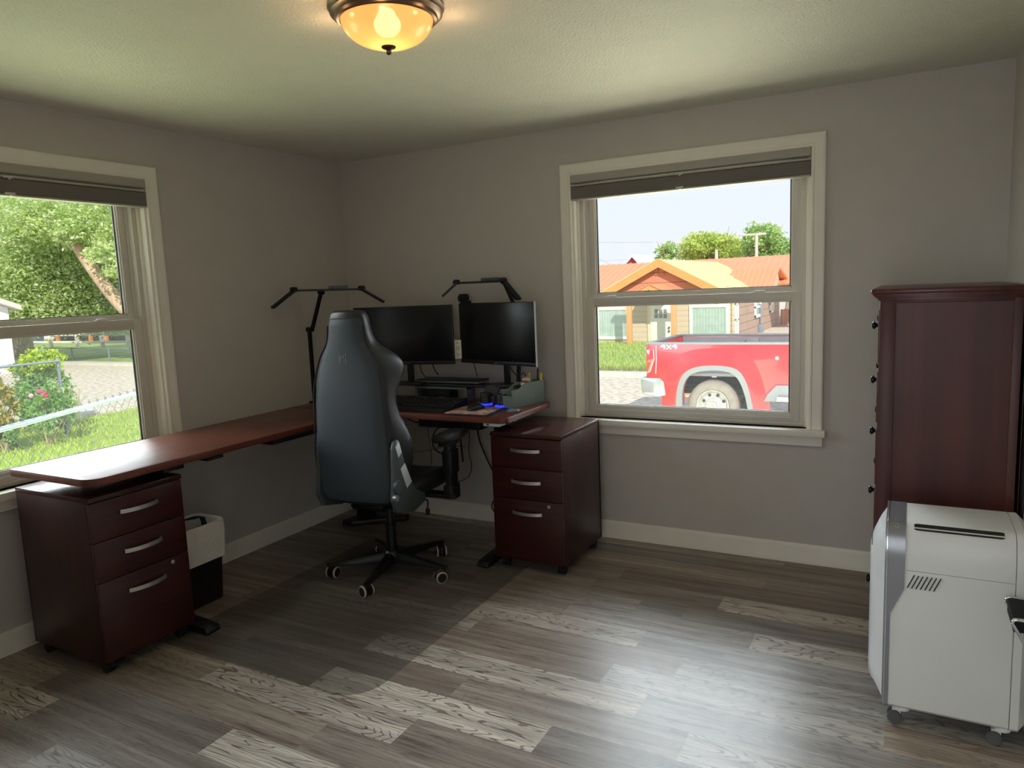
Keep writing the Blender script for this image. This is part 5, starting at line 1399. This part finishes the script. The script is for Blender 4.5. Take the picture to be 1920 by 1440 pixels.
# bumper
M_chr2 = pmat('pickup_chrome', rgb(138, 142, 144), .32, metal=.7, var=.04)
zq0, zq1 = T(1212, 740)[1], T(1212, 708)[1]
b = MB(); b.prism([(X0-.10, zq0+.03), (X0-.12, zq1-.03), (X0-.1, zq1), (X0+.22, zq1), (X0+.30, zq1-.07), (X0+.33, zq0+.0), (X0+.2, zq0-.03), (X0-.05, zq0)], 'y', -.03, TWD+.03, .02); bp_ = b.done('rear_bumper', M_chr2, tk)
b = MB(); b.box(X0-.07, X0+.12, -.036, -.024, zq0+.045, zq1-.07, .004); b.done('bumper_step', M_bed, bp_)
b = MB(); b.box(X0+.12, .0, .25, TWD-.25, zq0-.08, zq0-.0, .01); b.done('hitch', pmat('rusty_beige', rgb(170, 160, 140), .8, var=.1), tk)
# chassis, inner arches
b = MB(); b.box(X0+.2, 4.9, .55, .68, .55, .72); b.box(X0+.2, 4.9, TWD-.68, TWD-.55, .55, .72); b.cyl((0, .2, RT), (0, TWD-.2, RT), .09, n=14); b.box(-.6, .75, .35, .45, .62, .68, .01); b.box(-.62, .62, .3, TWD-.3, RT+.46, RT+.5)
b.done('chassis', M_under, tk)
b = MB(); b.cyl((-.5, .2, RT+.12), (-.28, .2, RT+.12), .03, n=12); b.cyl((-.42, .22, RT-.1), (-.25, .22, RT+.3), .035, n=12); b.done('shock_absorber', pmat('beige_metal', rgb(196, 176, 130), .6, var=.1), tk)
# wheels
def wheel(x, y0, dual=False, flip=1):
    M = Matrix.Translation((x, y0, RT)) @ Matrix.Rotation(PI/2*flip, 4, 'X')
    rr = RT
    MB().lathe([(.27, -.24), (.34, -.25), (rr-.03, -.23), (rr-.005, -.19), (rr, -.12), (rr-.005, -.05), (rr-.03, -.01), (.36, .012), (.28, .006), (.262, -.02)], 48, M=M).done('tyre', M_tyre, tk)
    b = MB().lathe([(.262, -.03), (.268, .006), (.255, .008), (.245, -.02), (.225, -.06), (.20, -.085), (.14, -.07), (.11, -.03), (.075, -.025), (.065, .005), (0, .008)], 44, M=M)
    rm = b.done('rim', M_rimw, tk)
    b = MB()
    for k in range(8):
        a = PI/8+k*PI/4; b.box(-.024, .024, -.024, .024, -.004, .004, .006, M=M @ Matrix.Rotation(a, 4, 'Z') @ Matrix.Translation((.178, 0, -.0765)) @ Matrix.Rotation(PI/4, 4, 'Z'))
    b.done('rim_hole', M_rubber, rm)
    b = MB()
    for k in range(8):
        a = k*PI/4; b.cyl(M @ V((.098*math.cos(a), .098*math.sin(a), -.03)), M @ V((.098*math.cos(a), .098*math.sin(a), -.005)), .016, n=8)
    b.done('wheel_nut', M_chr2, rm)
    if flip == 1:
        b = MB(); b.prism([(-.04, -.011), (-.014, -.011), (-.010, -.022), (.022, -.022), (.018, -.011), (.04, -.011), (.034, .011), (.012, .011), (.009, .022), (-.022, .022), (-.018, .011), (-.034, .011)], 'z', .008, .013, .001, M=M); b.done('hub_emblem', pmat('gold_emblem', rgb(206, 160, 60), .35, metal=.6, var=.04), rm)
wheel(0, .012); wheel(0, TWD-.012, flip=-1)
# cab, doors, bonnet (mostly hidden by the wall)
XC0, XC1, XF = XB+.06, XB+2.35, XB+3.9
zw = zr+.02
b = MB(); b.prism([(XC0, zs), (XC0, zw), (XC0+.1, zw+.62), (XC0+.35, zw+.68), (XC0+1.6, zw+.68), (XC1+.1, zw+.02), (XF-.05, zw-.08), (XF, zw-.25), (XF, zs+.1), (XF-.3, zs), (XF-.55, zs), (XF-.75, zs+.42), (XF-1.15, zs+.42), (XF-1.35, zs)], 'y', .02, TWD-.02, .03); b.done('cab', M_red, tk)
M_tint = pmat('tinted_glass', rgb(30, 34, 38), .08, var=.02)
b = MB()
for y0, y1 in ((.006, .022), (TWD-.022, TWD-.006)):
    b.prism([(XC0+.22, zw+.06), (XC0+.27, zw+.56), (XC0+.95, zw+.58), (XC0+.95, zw+.06)], 'y', y0, y1, .006); b.prism([(XC0+1.02, zw+.06), (XC0+1.02, zw+.58), (XC0+1.55, zw+.58), (XC1-.1, zw+.08)], 'y', y0, y1, .006)
b.done('side_window', M_tint, tk)
wheel(XF-.95, .012); wheel(XF-.95, TWD-.012, flip=-1)
b = MB(); b.prism([(T(1432, 750)[0], T(1432, 752)[1]), (T(1440, 738)[0], T(1440, 738)[1]), (T(1456, 722)[0], T(1456, 722)[1]), (XC1-.1, T(1456, 722)[1]), (XC1-.1, T(1440, 752)[1])], 'y', -.06, .06, .015); b.done('sill_step', M_grey, tk)
b = MB(); b.box(T(1458, 745)[0], XC1-.2, -.12, .04, T(1458, 751)[1], T(1458, 742)[1], .01); b.done('step_bar', M_chr2, tk)
x, z = T(1417, 714); b = MB(); b.box(x-.03, x+.03, -.008, .01, z-.02, z+.02, .004); b.done('side_marker', pmat('amber_marker', rgb(220, 140, 40), .3, var=.04), tk)
x, z = T(1457, 671.5); b = MB(); b.cyl((x, .003, z), (x, -.006, z), .03, n=20); b.done('filler_badge', M_chr2, tk)
# 4x4 decal
x, z = T(1254, 649.5)
M = Matrix(((1.35, 0, 0, x), (0, 0, -1, -.0015), (0, 1, 0, z), (0, 0, 0, 1)))
M_dec = pmat('decal_white', rgb(238, 236, 236), .5, var=.01); M_dec2 = pmat('decal_grey', rgb(150, 60, 66), .5, var=.01)
text('decal', '4x4', .15, M_dec, tk, M, .0006)
M = Matrix(((1, 0, 0, x), (0, 0, -1, -.0005), (0, 1, 0, z), (0, 0, 0, 1)))
# house across the street
HY = 25.9
h = thing('house', 'tan house with orange metal roofs across the street behind the red pickup', 'house', (at(1237, 600, y=HY).x, HY, GZ))
hl = h.location
def Hp(px, py, dy=0.0): q = at(px, py, y=HY+dy); return (q.x-hl.x, q.z-hl.z)
HB = -.42   # the house stands a little below the street
HZ = Hp(1120, 667)[1]
M_siding = None
def siding(name, c, pitch):
    t = NT(name); tc = t.node('ShaderNodeTexCoord'); sp = t.node('ShaderNodeSeparateXYZ'); t.link(tc, 'Object', sp, 0)
    m = t.node('ShaderNodeMath', operation='MULTIPLY'); m.inputs[1].default_value = 1/pitch; t.link(sp, 'Z', m, 0)
    f = t.node('ShaderNodeMath', operation='FRACT'); t.link(m, 0, f, 0)
    r = t.ramp([(0, tuple(v*.55 for v in c[:3])+(1,)), (.1, c), (1, tuple(min(1, v*1.06) for v in c[:3])+(1,))]); t.link(f, 0, r, 0)
    t.link(r, 0, t.bs, 'Base Color'); t.bs.inputs['Roughness'].default_value = .8
    return t.m
def shingle(name, c, ph, wd, axis):
    t = NT(name); tc = t.node('ShaderNodeTexCoord'); mp = t.node('ShaderNodeMapping'); t.link(tc, 'Object', mp, 0)
    mp.inputs['Rotation'].default_value = (PI/2, 0, 0) if axis == 'y' else (PI/2, 0, PI/2)
    if axis == 'x':
        sp = t.node('ShaderNodeSeparateXYZ'); t.link(tc, 'Object', sp, 0); cb = t.node('ShaderNodeCombineXYZ'); t.link(sp, 'Y', cb, 0); t.link(sp, 'Z', cb, 1); src = cb
    else:
        sp = t.node('ShaderNodeSeparateXYZ'); t.link(tc, 'Object', sp, 0); cb = t.node('ShaderNodeCombineXYZ'); t.link(sp, 'X', cb, 0); t.link(sp, 'Z', cb, 1); src = cb
    bk_ = t.node('ShaderNodeTexBrick'); bk_.inputs['Scale'].default_value = 1.0; bk_.inputs['Brick Width'].default_value = wd; bk_.inputs['Row Height'].default_value = ph; bk_.inputs['Mortar Size'].default_value = .02
    bk_.inputs['Color1'].default_value = c; bk_.inputs['Color2'].default_value = tuple(v*.86 for v in c[:3])+(1,); bk_.inputs['Mortar'].default_value = tuple(v*.5 for v in c[:3])+(1,)
    t.link(src, 0, bk_, 'Vector'); t.link(bk_, 0, t.bs, 'Base Color'); t.bs.inputs['Roughness'].default_value = .85
    return t.m
M_sid = siding('tan_lap_siding', rgb(196, 176, 150), .22); M_shs = shingle('brown_side_shingles', rgb(172, 142, 124), .34, .4, 'x'); M_shg = shingle('terracotta_gable_shingles', rgb(222, 140, 110), .42, 30, 'y')
M_roof = pmat('orange_metal_roof', rgb(218, 146, 106), .42, metal=.15, var=.04, vscale=1.5)
M_roof2 = pmat('sunlit_metal_roof', rgb(238, 204, 148), .4, metal=.1, var=.03, vscale=1.5)  # same roof as the orange one, strong sun painted in as paler yellow
M_fascia = pmat('timber_fascia', rgb(212, 152, 92), .6, var=.06)
M_wtrim = pmat('house_white_trim', rgb(228, 226, 216), .6, var=.02)
M_hglass = pmat('house_pane', rgb(150, 176, 172), .12, var=.05)
xc = Hp(1375, 600)[0]; xl = Hp(1040, 600)[0]
zw_ = Hp(1300, 548)[1]
yb_ = at(1459, 600, x=xc+hl.x).y-HY
MB().box(xl, xc, 0, .2, -.35, zw_).done('front_wall', M_sid, h)
MB().box(xc-.2, xc, .2, yb_, -.35, zw_-.02).box(xl, xc-.2, yb_-.2, yb_, -.35, zw_).done('side_wall', M_shs, h)
MB().box(xc-.06, xc+.05, -.05, .06, -.35, zw_, .01).box(xc-.05, xc+.05, yb_-.05, yb_+.08, -.35, zw_+.3, .01).done('corner_board', M_sid, h)
# front gable
pk = Hp(1237.5, 489.5); el = Hp(1120, 558); er = Hp(1358, 545)
gl_, gr_ = pk[0]-2.75, pk[0]+2.75
el = (Hp(1122, 557)[0], Hp(1122, 557)[1]); er = (Hp(1356, 546)[0], Hp(1356, 546)[1])
MB().prism([(el[0]+.1, zw_-.1), (er[0]-.1, zw_-.1), (er[0]-.1, er[1]-.05), (pk[0], pk[1]-.2), (el[0]+.1, el[1]-.05)], 'y', -.02, .1).done('gable', M_shg, h)
rb_ = at(1340, 495, z=hl.z+pk[1]).y-HY
rb_ = max(4.5, min(rb_, 10))
def roofslab(name, quad, th, seams, mat):
    """quad: eave0, eave1, ridge1, ridge0 ; raised seams run from eave to ridge"""
    q = [V(p) for p in quad]; n = (q[1]-q[0]).cross(q[3]-q[0]).normalized()
    if n.z < 0: n = -n
    b = MB(); b.loft([q, [p+n*th for p in q]])
    for i in range(seams+1):
        t_ = i/seams; a = q[0].lerp(q[1], t_)+n*(th+.01); c = q[3].lerp(q[2], t_)+n*(th+.01)
        b.tube([a, c], .03, 5)
    return b.done(name, mat, h)
fo = -.25
eb_ = max(rb_+.5, min(11, at(1425, 540.5, z=hl.z+er[1]).y-HY))
print('ridge back', rb_, 'eave back', eb_)
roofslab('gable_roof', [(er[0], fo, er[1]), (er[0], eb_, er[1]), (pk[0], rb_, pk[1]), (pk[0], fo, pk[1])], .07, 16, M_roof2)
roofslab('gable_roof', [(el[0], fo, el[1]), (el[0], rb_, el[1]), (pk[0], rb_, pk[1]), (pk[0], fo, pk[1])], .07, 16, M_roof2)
b = MB()
for e in (el, er):
    d = V((e[0]-pk[0], 0, e[1]-pk[1])); u = V((0, 0, .26))
    b.loft([[V((pk[0], fo-.04, pk[1]))-u, V((pk[0], fo-.04, pk[1]+.1)), V((e[0], fo-.04, e[1]+.08)), V((e[0], fo-.04, e[1]))-u], [V((pk[0], fo, pk[1]))-u, V((pk[0], fo, pk[1]+.1)), V((e[0], fo, e[1]+.08)), V((e[0], fo, e[1]))-u]])
b.done('fascia', M_fascia, h)
vx, vz = Hp(1237, 506); MB().box(vx-.2, vx+.2, -.06, 0, vz-.22, vz+.22, .01).done('gable_vent', M_shg, h)
# main roof
mr = 12.0
r0, r1 = at(1090, 504, y=HY+mr), at(1560, 471.5, y=HY+mr)
zrm = (at(1120, 502, y=HY+mr).z+at(1480, 477.5, y=HY+mr).z)/2-hl.z
roofslab('main_roof', [(r0.x-hl.x, 7.4, zw_+.1), (r1.x-hl.x, 7.4, zw_+.1), (r1.x-hl.x, mr, zrm), (r0.x-hl.x, mr, zrm)], .07, 40, M_roof)
roofslab('main_roof', [(r0.x-hl.x, 2*mr-4.6, zw_+.1), (r1.x-hl.x, 2*mr-4.6, zw_+.1), (r1.x-hl.x, mr, zrm), (r0.x-hl.x, mr, zrm)], .07, 40, M_roof)
# small side gable
s0, s1 = at(1375, 507.5, y=HY+7.0), at(1462, 503.5, y=HY+7.0)
e0, e1 = at(1425, 541, y=HY+5.4), at(1449, 539, y=HY+5.4)
roofslab('side_roof', [(e0.x-hl.x-1.5, 5.4, e0.z-hl.z), (e1.x-hl.x, 5.4, e1.z-hl.z), (s1.x-hl.x, 7.0, s1.z-hl.z), (s0.x-hl.x, 7.0, s0.z-hl.z)], .06, 9, M_roof)
roofslab('side_roof', [(e0.x-hl.x-1.5, 8.6, e0.z-hl.z), (e1.x-hl.x+.4, 8.6, e1.z-hl.z), (s1.x-hl.x, 7.0, s1.z-hl.z), (s0.x-hl.x, 7.0, s0.z-hl.z)], .06, 9, M_roof)
MB().loft([[V((s1.x-hl.x-.1-o_, 7.0, s1.z-hl.z-.1)), V((e1.x-hl.x-.1-o_, 5.5, e1.z-hl.z)), V((e1.x-hl.x-.1-o_, 8.5, e1.z-hl.z))] for o_ in (0, .1)]).done('side_gable', M_sid, h)
# porch gable, posts, step
pp = Hp(1217, 536, -1.1); pl = Hp(1196, 549, -1.1); pr_ = Hp(1244, 549, -1.1)
roofslab('porch_roof', [(pr_[0], -1.1, pr_[1]), (pr_[0]+.25, .1, pr_[1]), (pp[0]+.25, .1, pp[1]), (pp[0], -1.1, pp[1])], .06, 5, M_roof)
roofslab('porch_roof', [(pl[0], -1.1, pl[1]), (pl[0]+.1, .1, pl[1]), (pp[0]+.1, .1, pp[1]), (pp[0], -1.1, pp[1])], .06, 5, M_roof)
b = MB(); b.prism([pl, pp, pr_, (pr_[0], pr_[1]-.12), (pp[0], pp[1]-.16), (pl[0], pl[1]-.12)], 'y', -1.14, -1.09); b.done('porch_fascia', M_fascia, h)
for px in (1180.5, 1263.5):
    x = Hp(px, 620, -1.0)[0]; MB().box(x-.1, x+.1, -1.1, -.9, -.3, zw_+.1, .01).done('porch_post', M_fascia, h)
b = MB(); a0, a1 = Hp(1166, 668, -.8)[0], Hp(1285, 668, -.8)[0]; b.box(a0, a1, -1.4, 0, -.4, HZ+.12, .02); b.done('porch_slab', M_conc, h)
MB().box(Hp(1168, 560, -1)[0], Hp(1290, 560, -1)[0], -1.1, -.9, zw_-.05, zw_+.12, .01).done('porch_beam', M_fascia, h)
# windows with curtains
M_curt = pmat('pale_curtain', rgb(196, 216, 208), .9, var=.08, vscale=3)
def hwin(px0, py0, px1, py1, curtain=True):
    a, c = Hp(px0, py1), Hp(px1, py0)
    x0, x1, z0, z1 = a[0], c[0], Hp(px0, py1)[1], Hp(px1, py0)[1]
    b = MB()
    for (q0, q1, w0, w1) in ((x0-.13, x0, z0-.13, z1+.13), (x1, x1+.13, z0-.13, z1+.13), (x0, x1, z1, z1+.13), (x0, x1, z0-.13, z0)): b.box(q0, q1, -.05, .02, w0, w1, .01)
    f = b.done('house_window', M_wtrim, h)
    MB().box(x0, x1, -.042, -.036, z0, z1).done('pane', glassmat('house_window_glass', gloss=.06) if False else M_houseglass, f)
    n = 60; P = [[V((x0+(x1-x0)*i/n, -.002+.0-.0+.0+.001*math.sin(i*1.1), z)) for z in (z0, z1)] for i in range(n+1)]
    P = [[V((x0+(x1-x0)*i/n, -.02+.006*math.sin(i*1.15)+.004*math.sin(i*.37), z)) for z in (z0, z1)] for i in range(n+1)]
    b = MB(); b.grid(P); b.done('curtain', M_curt, f)
M_houseglass = glassmat('house_window_glass', gloss=.06)
hwin(1124, 581, 1174, 631); hwin(1299, 576, 1361, 640)
# front door with six small panes
a, c = Hp(1221, 640), Hp(1258.5, 571); dz0 = HZ+.15
d = MB().box(a[0], c[0], -.06, .02, dz0, c[1], .008).done('house_door', M_wtrim, h)
b = MB()
for i in range(3):
    for j in range(2):
        q0, q1 = Hp(1228+8.4*i, 587.5+9*j), Hp(1234.5+8.4*i, 579.5+9*j); b.box(q0[0], q1[0], -.066, -.058, q0[1], q1[1], .004)
b.done('door_pane', pmat('door_pane_grey', rgb(120, 124, 120), .2, var=.05), d)
b = MB()
for py in (614, 620.5): q = Hp(1255.5, py); b.ball((q[0], -.09, q[1]), .045, u=10, v=8)
b.done('door_knob', M_rubber, d)
b = MB(); b.box(a[0]-.14, a[0], -.04, .03, dz0-.02, c[1]+.14, .01); b.box(c[0], c[0]+.14, -.04, .03, dz0-.02, c[1]+.14, .01); b.box(a[0], c[0], -.04, .03, c[1], c[1]+.14, .01); b.done('door_frame', pmat('door_frame_cream', rgb(216, 206, 170), .6, var=.03), h)
# side wall windows
def swin(px0, px1, pyt, pyb, lowdark=False):
    y0 = at(px0, 590, x=xc+hl.x).y-HY; y1 = at(px1, 590, x=xc+hl.x).y-HY
    y0 = max(y0, .12)
    z1 = at((px0+px1)/2, pyt, x=xc+hl.x).z-hl.z; z0 = at((px0+px1)/2, pyb, x=xc+hl.x).z-hl.z
    w = .14
    b = MB()
    for (q0, q1, w0, w1) in ((y0, y0+w, z0, z1), (y1-w, y1, z0, z1), (y0, y1, z1-w, z1), (y0, y1, z0, z0+w), (y0, y1, (z0+z1)/2-.05, (z0+z1)/2+.05)): b.box(xc-.02, xc+.07, q0, q1, w0, w1, .01)
    f = b.done('house_window', M_wtrim, h); MB().box(xc-.01, xc+.03, y0+w, y1-w, z0+w, z1-w).done('pane', M_hglass, f)
swin(1375.5, 1382.5, 566, 632); swin(1414.5, 1425.5, 556, 595); swin(1442.5, 1449, 552, 586)
b = MB()
y_ = at(1423, 615, x=xc+hl.x).y-HY; z_ = at(1423, 618, x=xc+hl.x).z-hl.z
b.cyl((xc+.08, y_, z_-1), (xc+.08, y_, z_+1.2), .05, n=10); b.box(xc, xc+.22, y_-.3, y_-.05, z_-.25, z_+.25, .02); b.done('meter_box', M_galv, h)
# wooden fence beside the house
q = at(1459, 640, y=HY+yb_); q2 = at(1500, 640, y=HY+yb_)
zt = at(1475, 580, y=HY+yb_).z
t = thing('wooden_fence', 'orange-brown board fence beside the tan house at the right frame of the window', 'fence', (q.x+.1, HY+yb_+.1, GZ-.3))
M_cedar = wood('cedar_boards', rgb(176, 96, 54), rgb(206, 130, 82), .7, 'z', .3)
b = MB()
x = 0
while x < q2.x-q.x+2: b.box(x, x+.17, 0, .03, 0, zt-GZ+.3+.03*math.sin(x*9), .004); x += .18
b.done('boards', M_cedar, t); MB().box(0, q2.x-q.x+2, .03, .07, .5, .6).box(0, q2.x-q.x+2, .03, .07, zt-GZ-.2, zt-GZ-.1).done('stringer', M_cedar, t)
# barn, trees and poles beyond
BY = 62
p1_, p2_, p3_ = at(1173, 499, y=BY), at(1186.5, 481.5, y=BY), at(1200, 499, y=BY); pe_ = at(1282, 487, y=BY+9)
br = thing('barn', 'far barn with white roof and little red gable showing over the orange roofs', 'barn', (p2_.x, BY, GZ))
L = lambda p: p-br.location
a, c, e = L(p1_), L(p2_), L(p3_)
xr = L(pe_).x
b = MB(); b.prism([(a.x+.05, 0), (e.x-.05, 0), (e.x-.05, e.z), (c.x, c.z-.15), (a.x+.05, a.z)], 'y', 0, 22); b.done('wall', siding('red_barn_siding', rgb(186, 52, 58), .5), br)
b = MB(); 
dx = xr-c.x
b.loft([[V((c.x, -.3, c.z)), V((e.x+.2, -.3, e.z-.1)), V((e.x+.2, -.3, e.z+.1)), V((c.x, -.3, c.z+.2))], [V((c.x, 24, c.z)), V((e.x+.2, 24, e.z-.1)), V((e.x+.2, 24, e.z+.1)), V((c.x, 24, c.z+.2))]])
b.loft([[V((c.x, -.3, c.z)), V((a.x-.2, -.3, a.z-.1)), V((a.x-.2, -.3, a.z+.1)), V((c.x, -.3, c.z+.2))], [V((c.x, 24, c.z)), V((a.x-.2, 24, a.z-.1)), V((a.x-.2, 24, a.z+.1)), V((c.x, 24, c.z+.2))]])
b.done('roof', pmat('white_metal_roof', rgb(236, 238, 240), .5, var=.01), br)
def fartree(lab, px, pyt, pyb, wpx, dist, mat, n, seed, size=.22):
    p = at(px, 540, y=dist); dpt = (p-CAMP).dot(FWD)
    t = thing('tree', lab, 'tree', (p.x, p.y, GZ), 0, 'trees beyond the tan house'); r = random.Random(seed)
    zt, zb2 = at(px, pyt, y=dist).z-GZ, at(px, pyb, y=dist).z-GZ; w = wpx/FPX*dpt/2*1.18
    cz, rz = (zt+zb2)/2, (zt-zb2)/2
    b = MB(); trunk(b, [(0, 0, 0), (.1, 0, cz*.5), (0, .1, cz)], (.4, .15), 8)
    for k in range(9):
        a = r.uniform(0, 2*PI); b.tube([(0, 0, cz-rz*.6), (math.cos(a)*w*.4, math.sin(a)*w*.4, cz), (math.cos(a)*w*r.uniform(.5, .9), math.sin(a)*w*.7, cz+rz*r.uniform(.2, .9))], [.08, .045, .012], 5)
    b.done('trunk', M_bark, t)
    b = MB()
    for k in range(26):
        a = r.uniform(0, 2*PI); u = r.uniform(.1, .85); vz = r.uniform(-.75, .72)
        k_ = math.sqrt(max(.05, 1-vz*vz))
        leaves(b, (math.cos(a)*w*u*k_, math.sin(a)*w*u*k_, cz+vz*rz), (w*.32, w*.32, rz*.32), n//13, size*.72, r, .0, per=12, sg=.22)
    b.done('foliage', mat, t, recalc=False); return t
fartree('small pale tree left of the two bigger trees above the orange roofs', 1250, 448, 500, 44, 50, M_leafE, 800, 51, .15)
fartree('broad yellow-green tree rising behind the orange roof ridge', 1337, 424, 505, 120, 50, M_leafB, 5200, 52, .17)
fartree('upright green tree with a pole before it at the right of the window', 1436, 418, 500, 86, 48, M_leafE, 3000, 53, .17)
fartree('low green tree cut off by the right window frame', 1482, 456, 505, 40, 49, M_leafE, 1200, 54, .17)
M_pole = pmat('pole_wood', rgb(196, 190, 178), .8, var=.05)
def pole(lab, px, pyt, dist, arm):
    p = at(px, 560, y=dist); zt = at(px, pyt, y=dist).z-GZ
    t = thing('utility_pole', lab, 'pole', (p.x, p.y, GZ), 0, 'poles behind the house')
    MB().cyl((0, 0, 0), (0, 0, zt), .12, .09, n=10).done('post', M_pole, t)
    if arm: MB().box(-.75, .55, -.06, .06, zt-.12, zt, .01).done('crossarm', M_pole, t)
pole('pale utility pole with crossarm standing before the upright green tree', 1418, 437.5, 42, True)
pole('short thin post rising from the orange roof line below the broad tree', 1343.5, 468, 40, False)
# overhead lines
M_line = pmat('overhead_wire', rgb(150, 156, 166), .6, var=.02)
for lab, pts, y in (('thin overhead wire crossing the sky left of the far trees', [(1100, 455), (1160, 454.5), (1225, 454)], 45), ('overhead wire sloping down towards the barn roof', [(1105, 476), (1128, 488), (1152, 498)], 45), ('lower faint overhead wire above the barn', [(1100, 490), (1140, 488.5), (1175, 487)], 58)):
    P = [at(px, py, y=y) for px, py in pts]
    b = MB(); b.tube(P, .012, 5); tag(b.done('overhead_wire', M_line), lab, 'wire', 'overhead wires')

# ================================================================ light
w = bpy.data.worlds.new('sky'); SC.world = w; w.use_nodes = True
nt_ = w.node_tree; bg = nt_.nodes['Background']
tc = nt_.nodes.new('ShaderNodeTexCoord'); sp = nt_.nodes.new('ShaderNodeSeparateXYZ'); rp = nt_.nodes.new('ShaderNodeValToRGB')
rp.color_ramp.elements[0].color = (.86, .90, .97, 1); rp.color_ramp.elements[0].position = .02
rp.color_ramp.elements[1].color = (.62, .76, 1.0, 1); rp.color_ramp.elements[1].position = .9
nt_.links.new(tc.outputs['Generated'], sp.inputs[0]); nt_.links.new(sp.outputs['Z'], rp.inputs[0]); nt_.links.new(rp.outputs[0], bg.inputs[0])
bg.inputs[1].default_value = 1.12
def light(name, typ, loc, power, col, size=None, sizey=None, look=None, rot=None):
    l = bpy.data.lights.new(name, typ); l.energy = power; l.color = col
    o = bpy.data.objects.new(name, l); COL.objects.link(o); o.location = loc
    if typ == 'AREA':
        l.shape = 'RECTANGLE'; l.size = size; l.size_y = sizey or size
    if look is not None: o.rotation_euler = (V(look)-V(loc)).to_track_quat('-Z', 'Y').to_euler()
    return o
light('hall_daylight', 'AREA', (3.0, -D-.9, 1.5), HALL, (.93, .97, 1.0), 1.8, 1.8, look=(2.6, 0, .9))
s = light('sun', 'SUN', (6, -10, 20), SUN, (1, .95, .86), look=(0, 0, 0)); s.data.angle = .01
s.rotation_euler = (V((-.50, .58, -.64))).to_track_quat('-Z', 'Y').to_euler()
light('daylight_ground_back', 'AREA', (2.4, 4.4, -.93), GB_BACK, (1.0, 1.0, .70), 7, 6.2, look=(2.4, 4.4, 9))
light('daylight_sky_back', 'AREA', (2.0, 7.4, 4.6), SKY_BACK, (.84, .92, 1.0), 11, 5.5, look=(2.0, 0, 2.0))
light('daylight_ground_left', 'AREA', (-3.4, -2.2, -.90), GB_LEFT, (.95, 1.0, .68), 5.2, 7, look=(-3.4, -2.2, 9))
light('daylight_sky_left', 'AREA', (-5.2, -2.4, 3.9), SKY_LEFT, (.90, .97, 1.0), 8, 4.5, look=(0, -2.4, 1.6))
light('ceiling_lamp_bulb', 'POINT', (LX, LY, 2.40), 1.6, (1, .66, .34)).data.shadow_soft_size = .03
for k in range(6): light('ceiling_lamp_glow', 'POINT', (LX+.225*math.cos(k*PI/3), LY+.225*math.sin(k*PI/3), 2.352), .34, (1, .62, .33)).data.shadow_soft_size = .02
SC.view_settings.view_transform = 'Standard'; SC.view_settings.look = 'None'; SC.view_settings.exposure = 0; SC.view_settings.gamma = 1
SC.view_settings.use_curve_mapping = False
SC.cycles.use_denoising = True
SC.cycles.max_bounces = 10; SC.cycles.transparent_max_bounces = 16; SC.cycles.diffuse_bounces = 5
SC.cycles.sample_clamp_indirect = 6.0
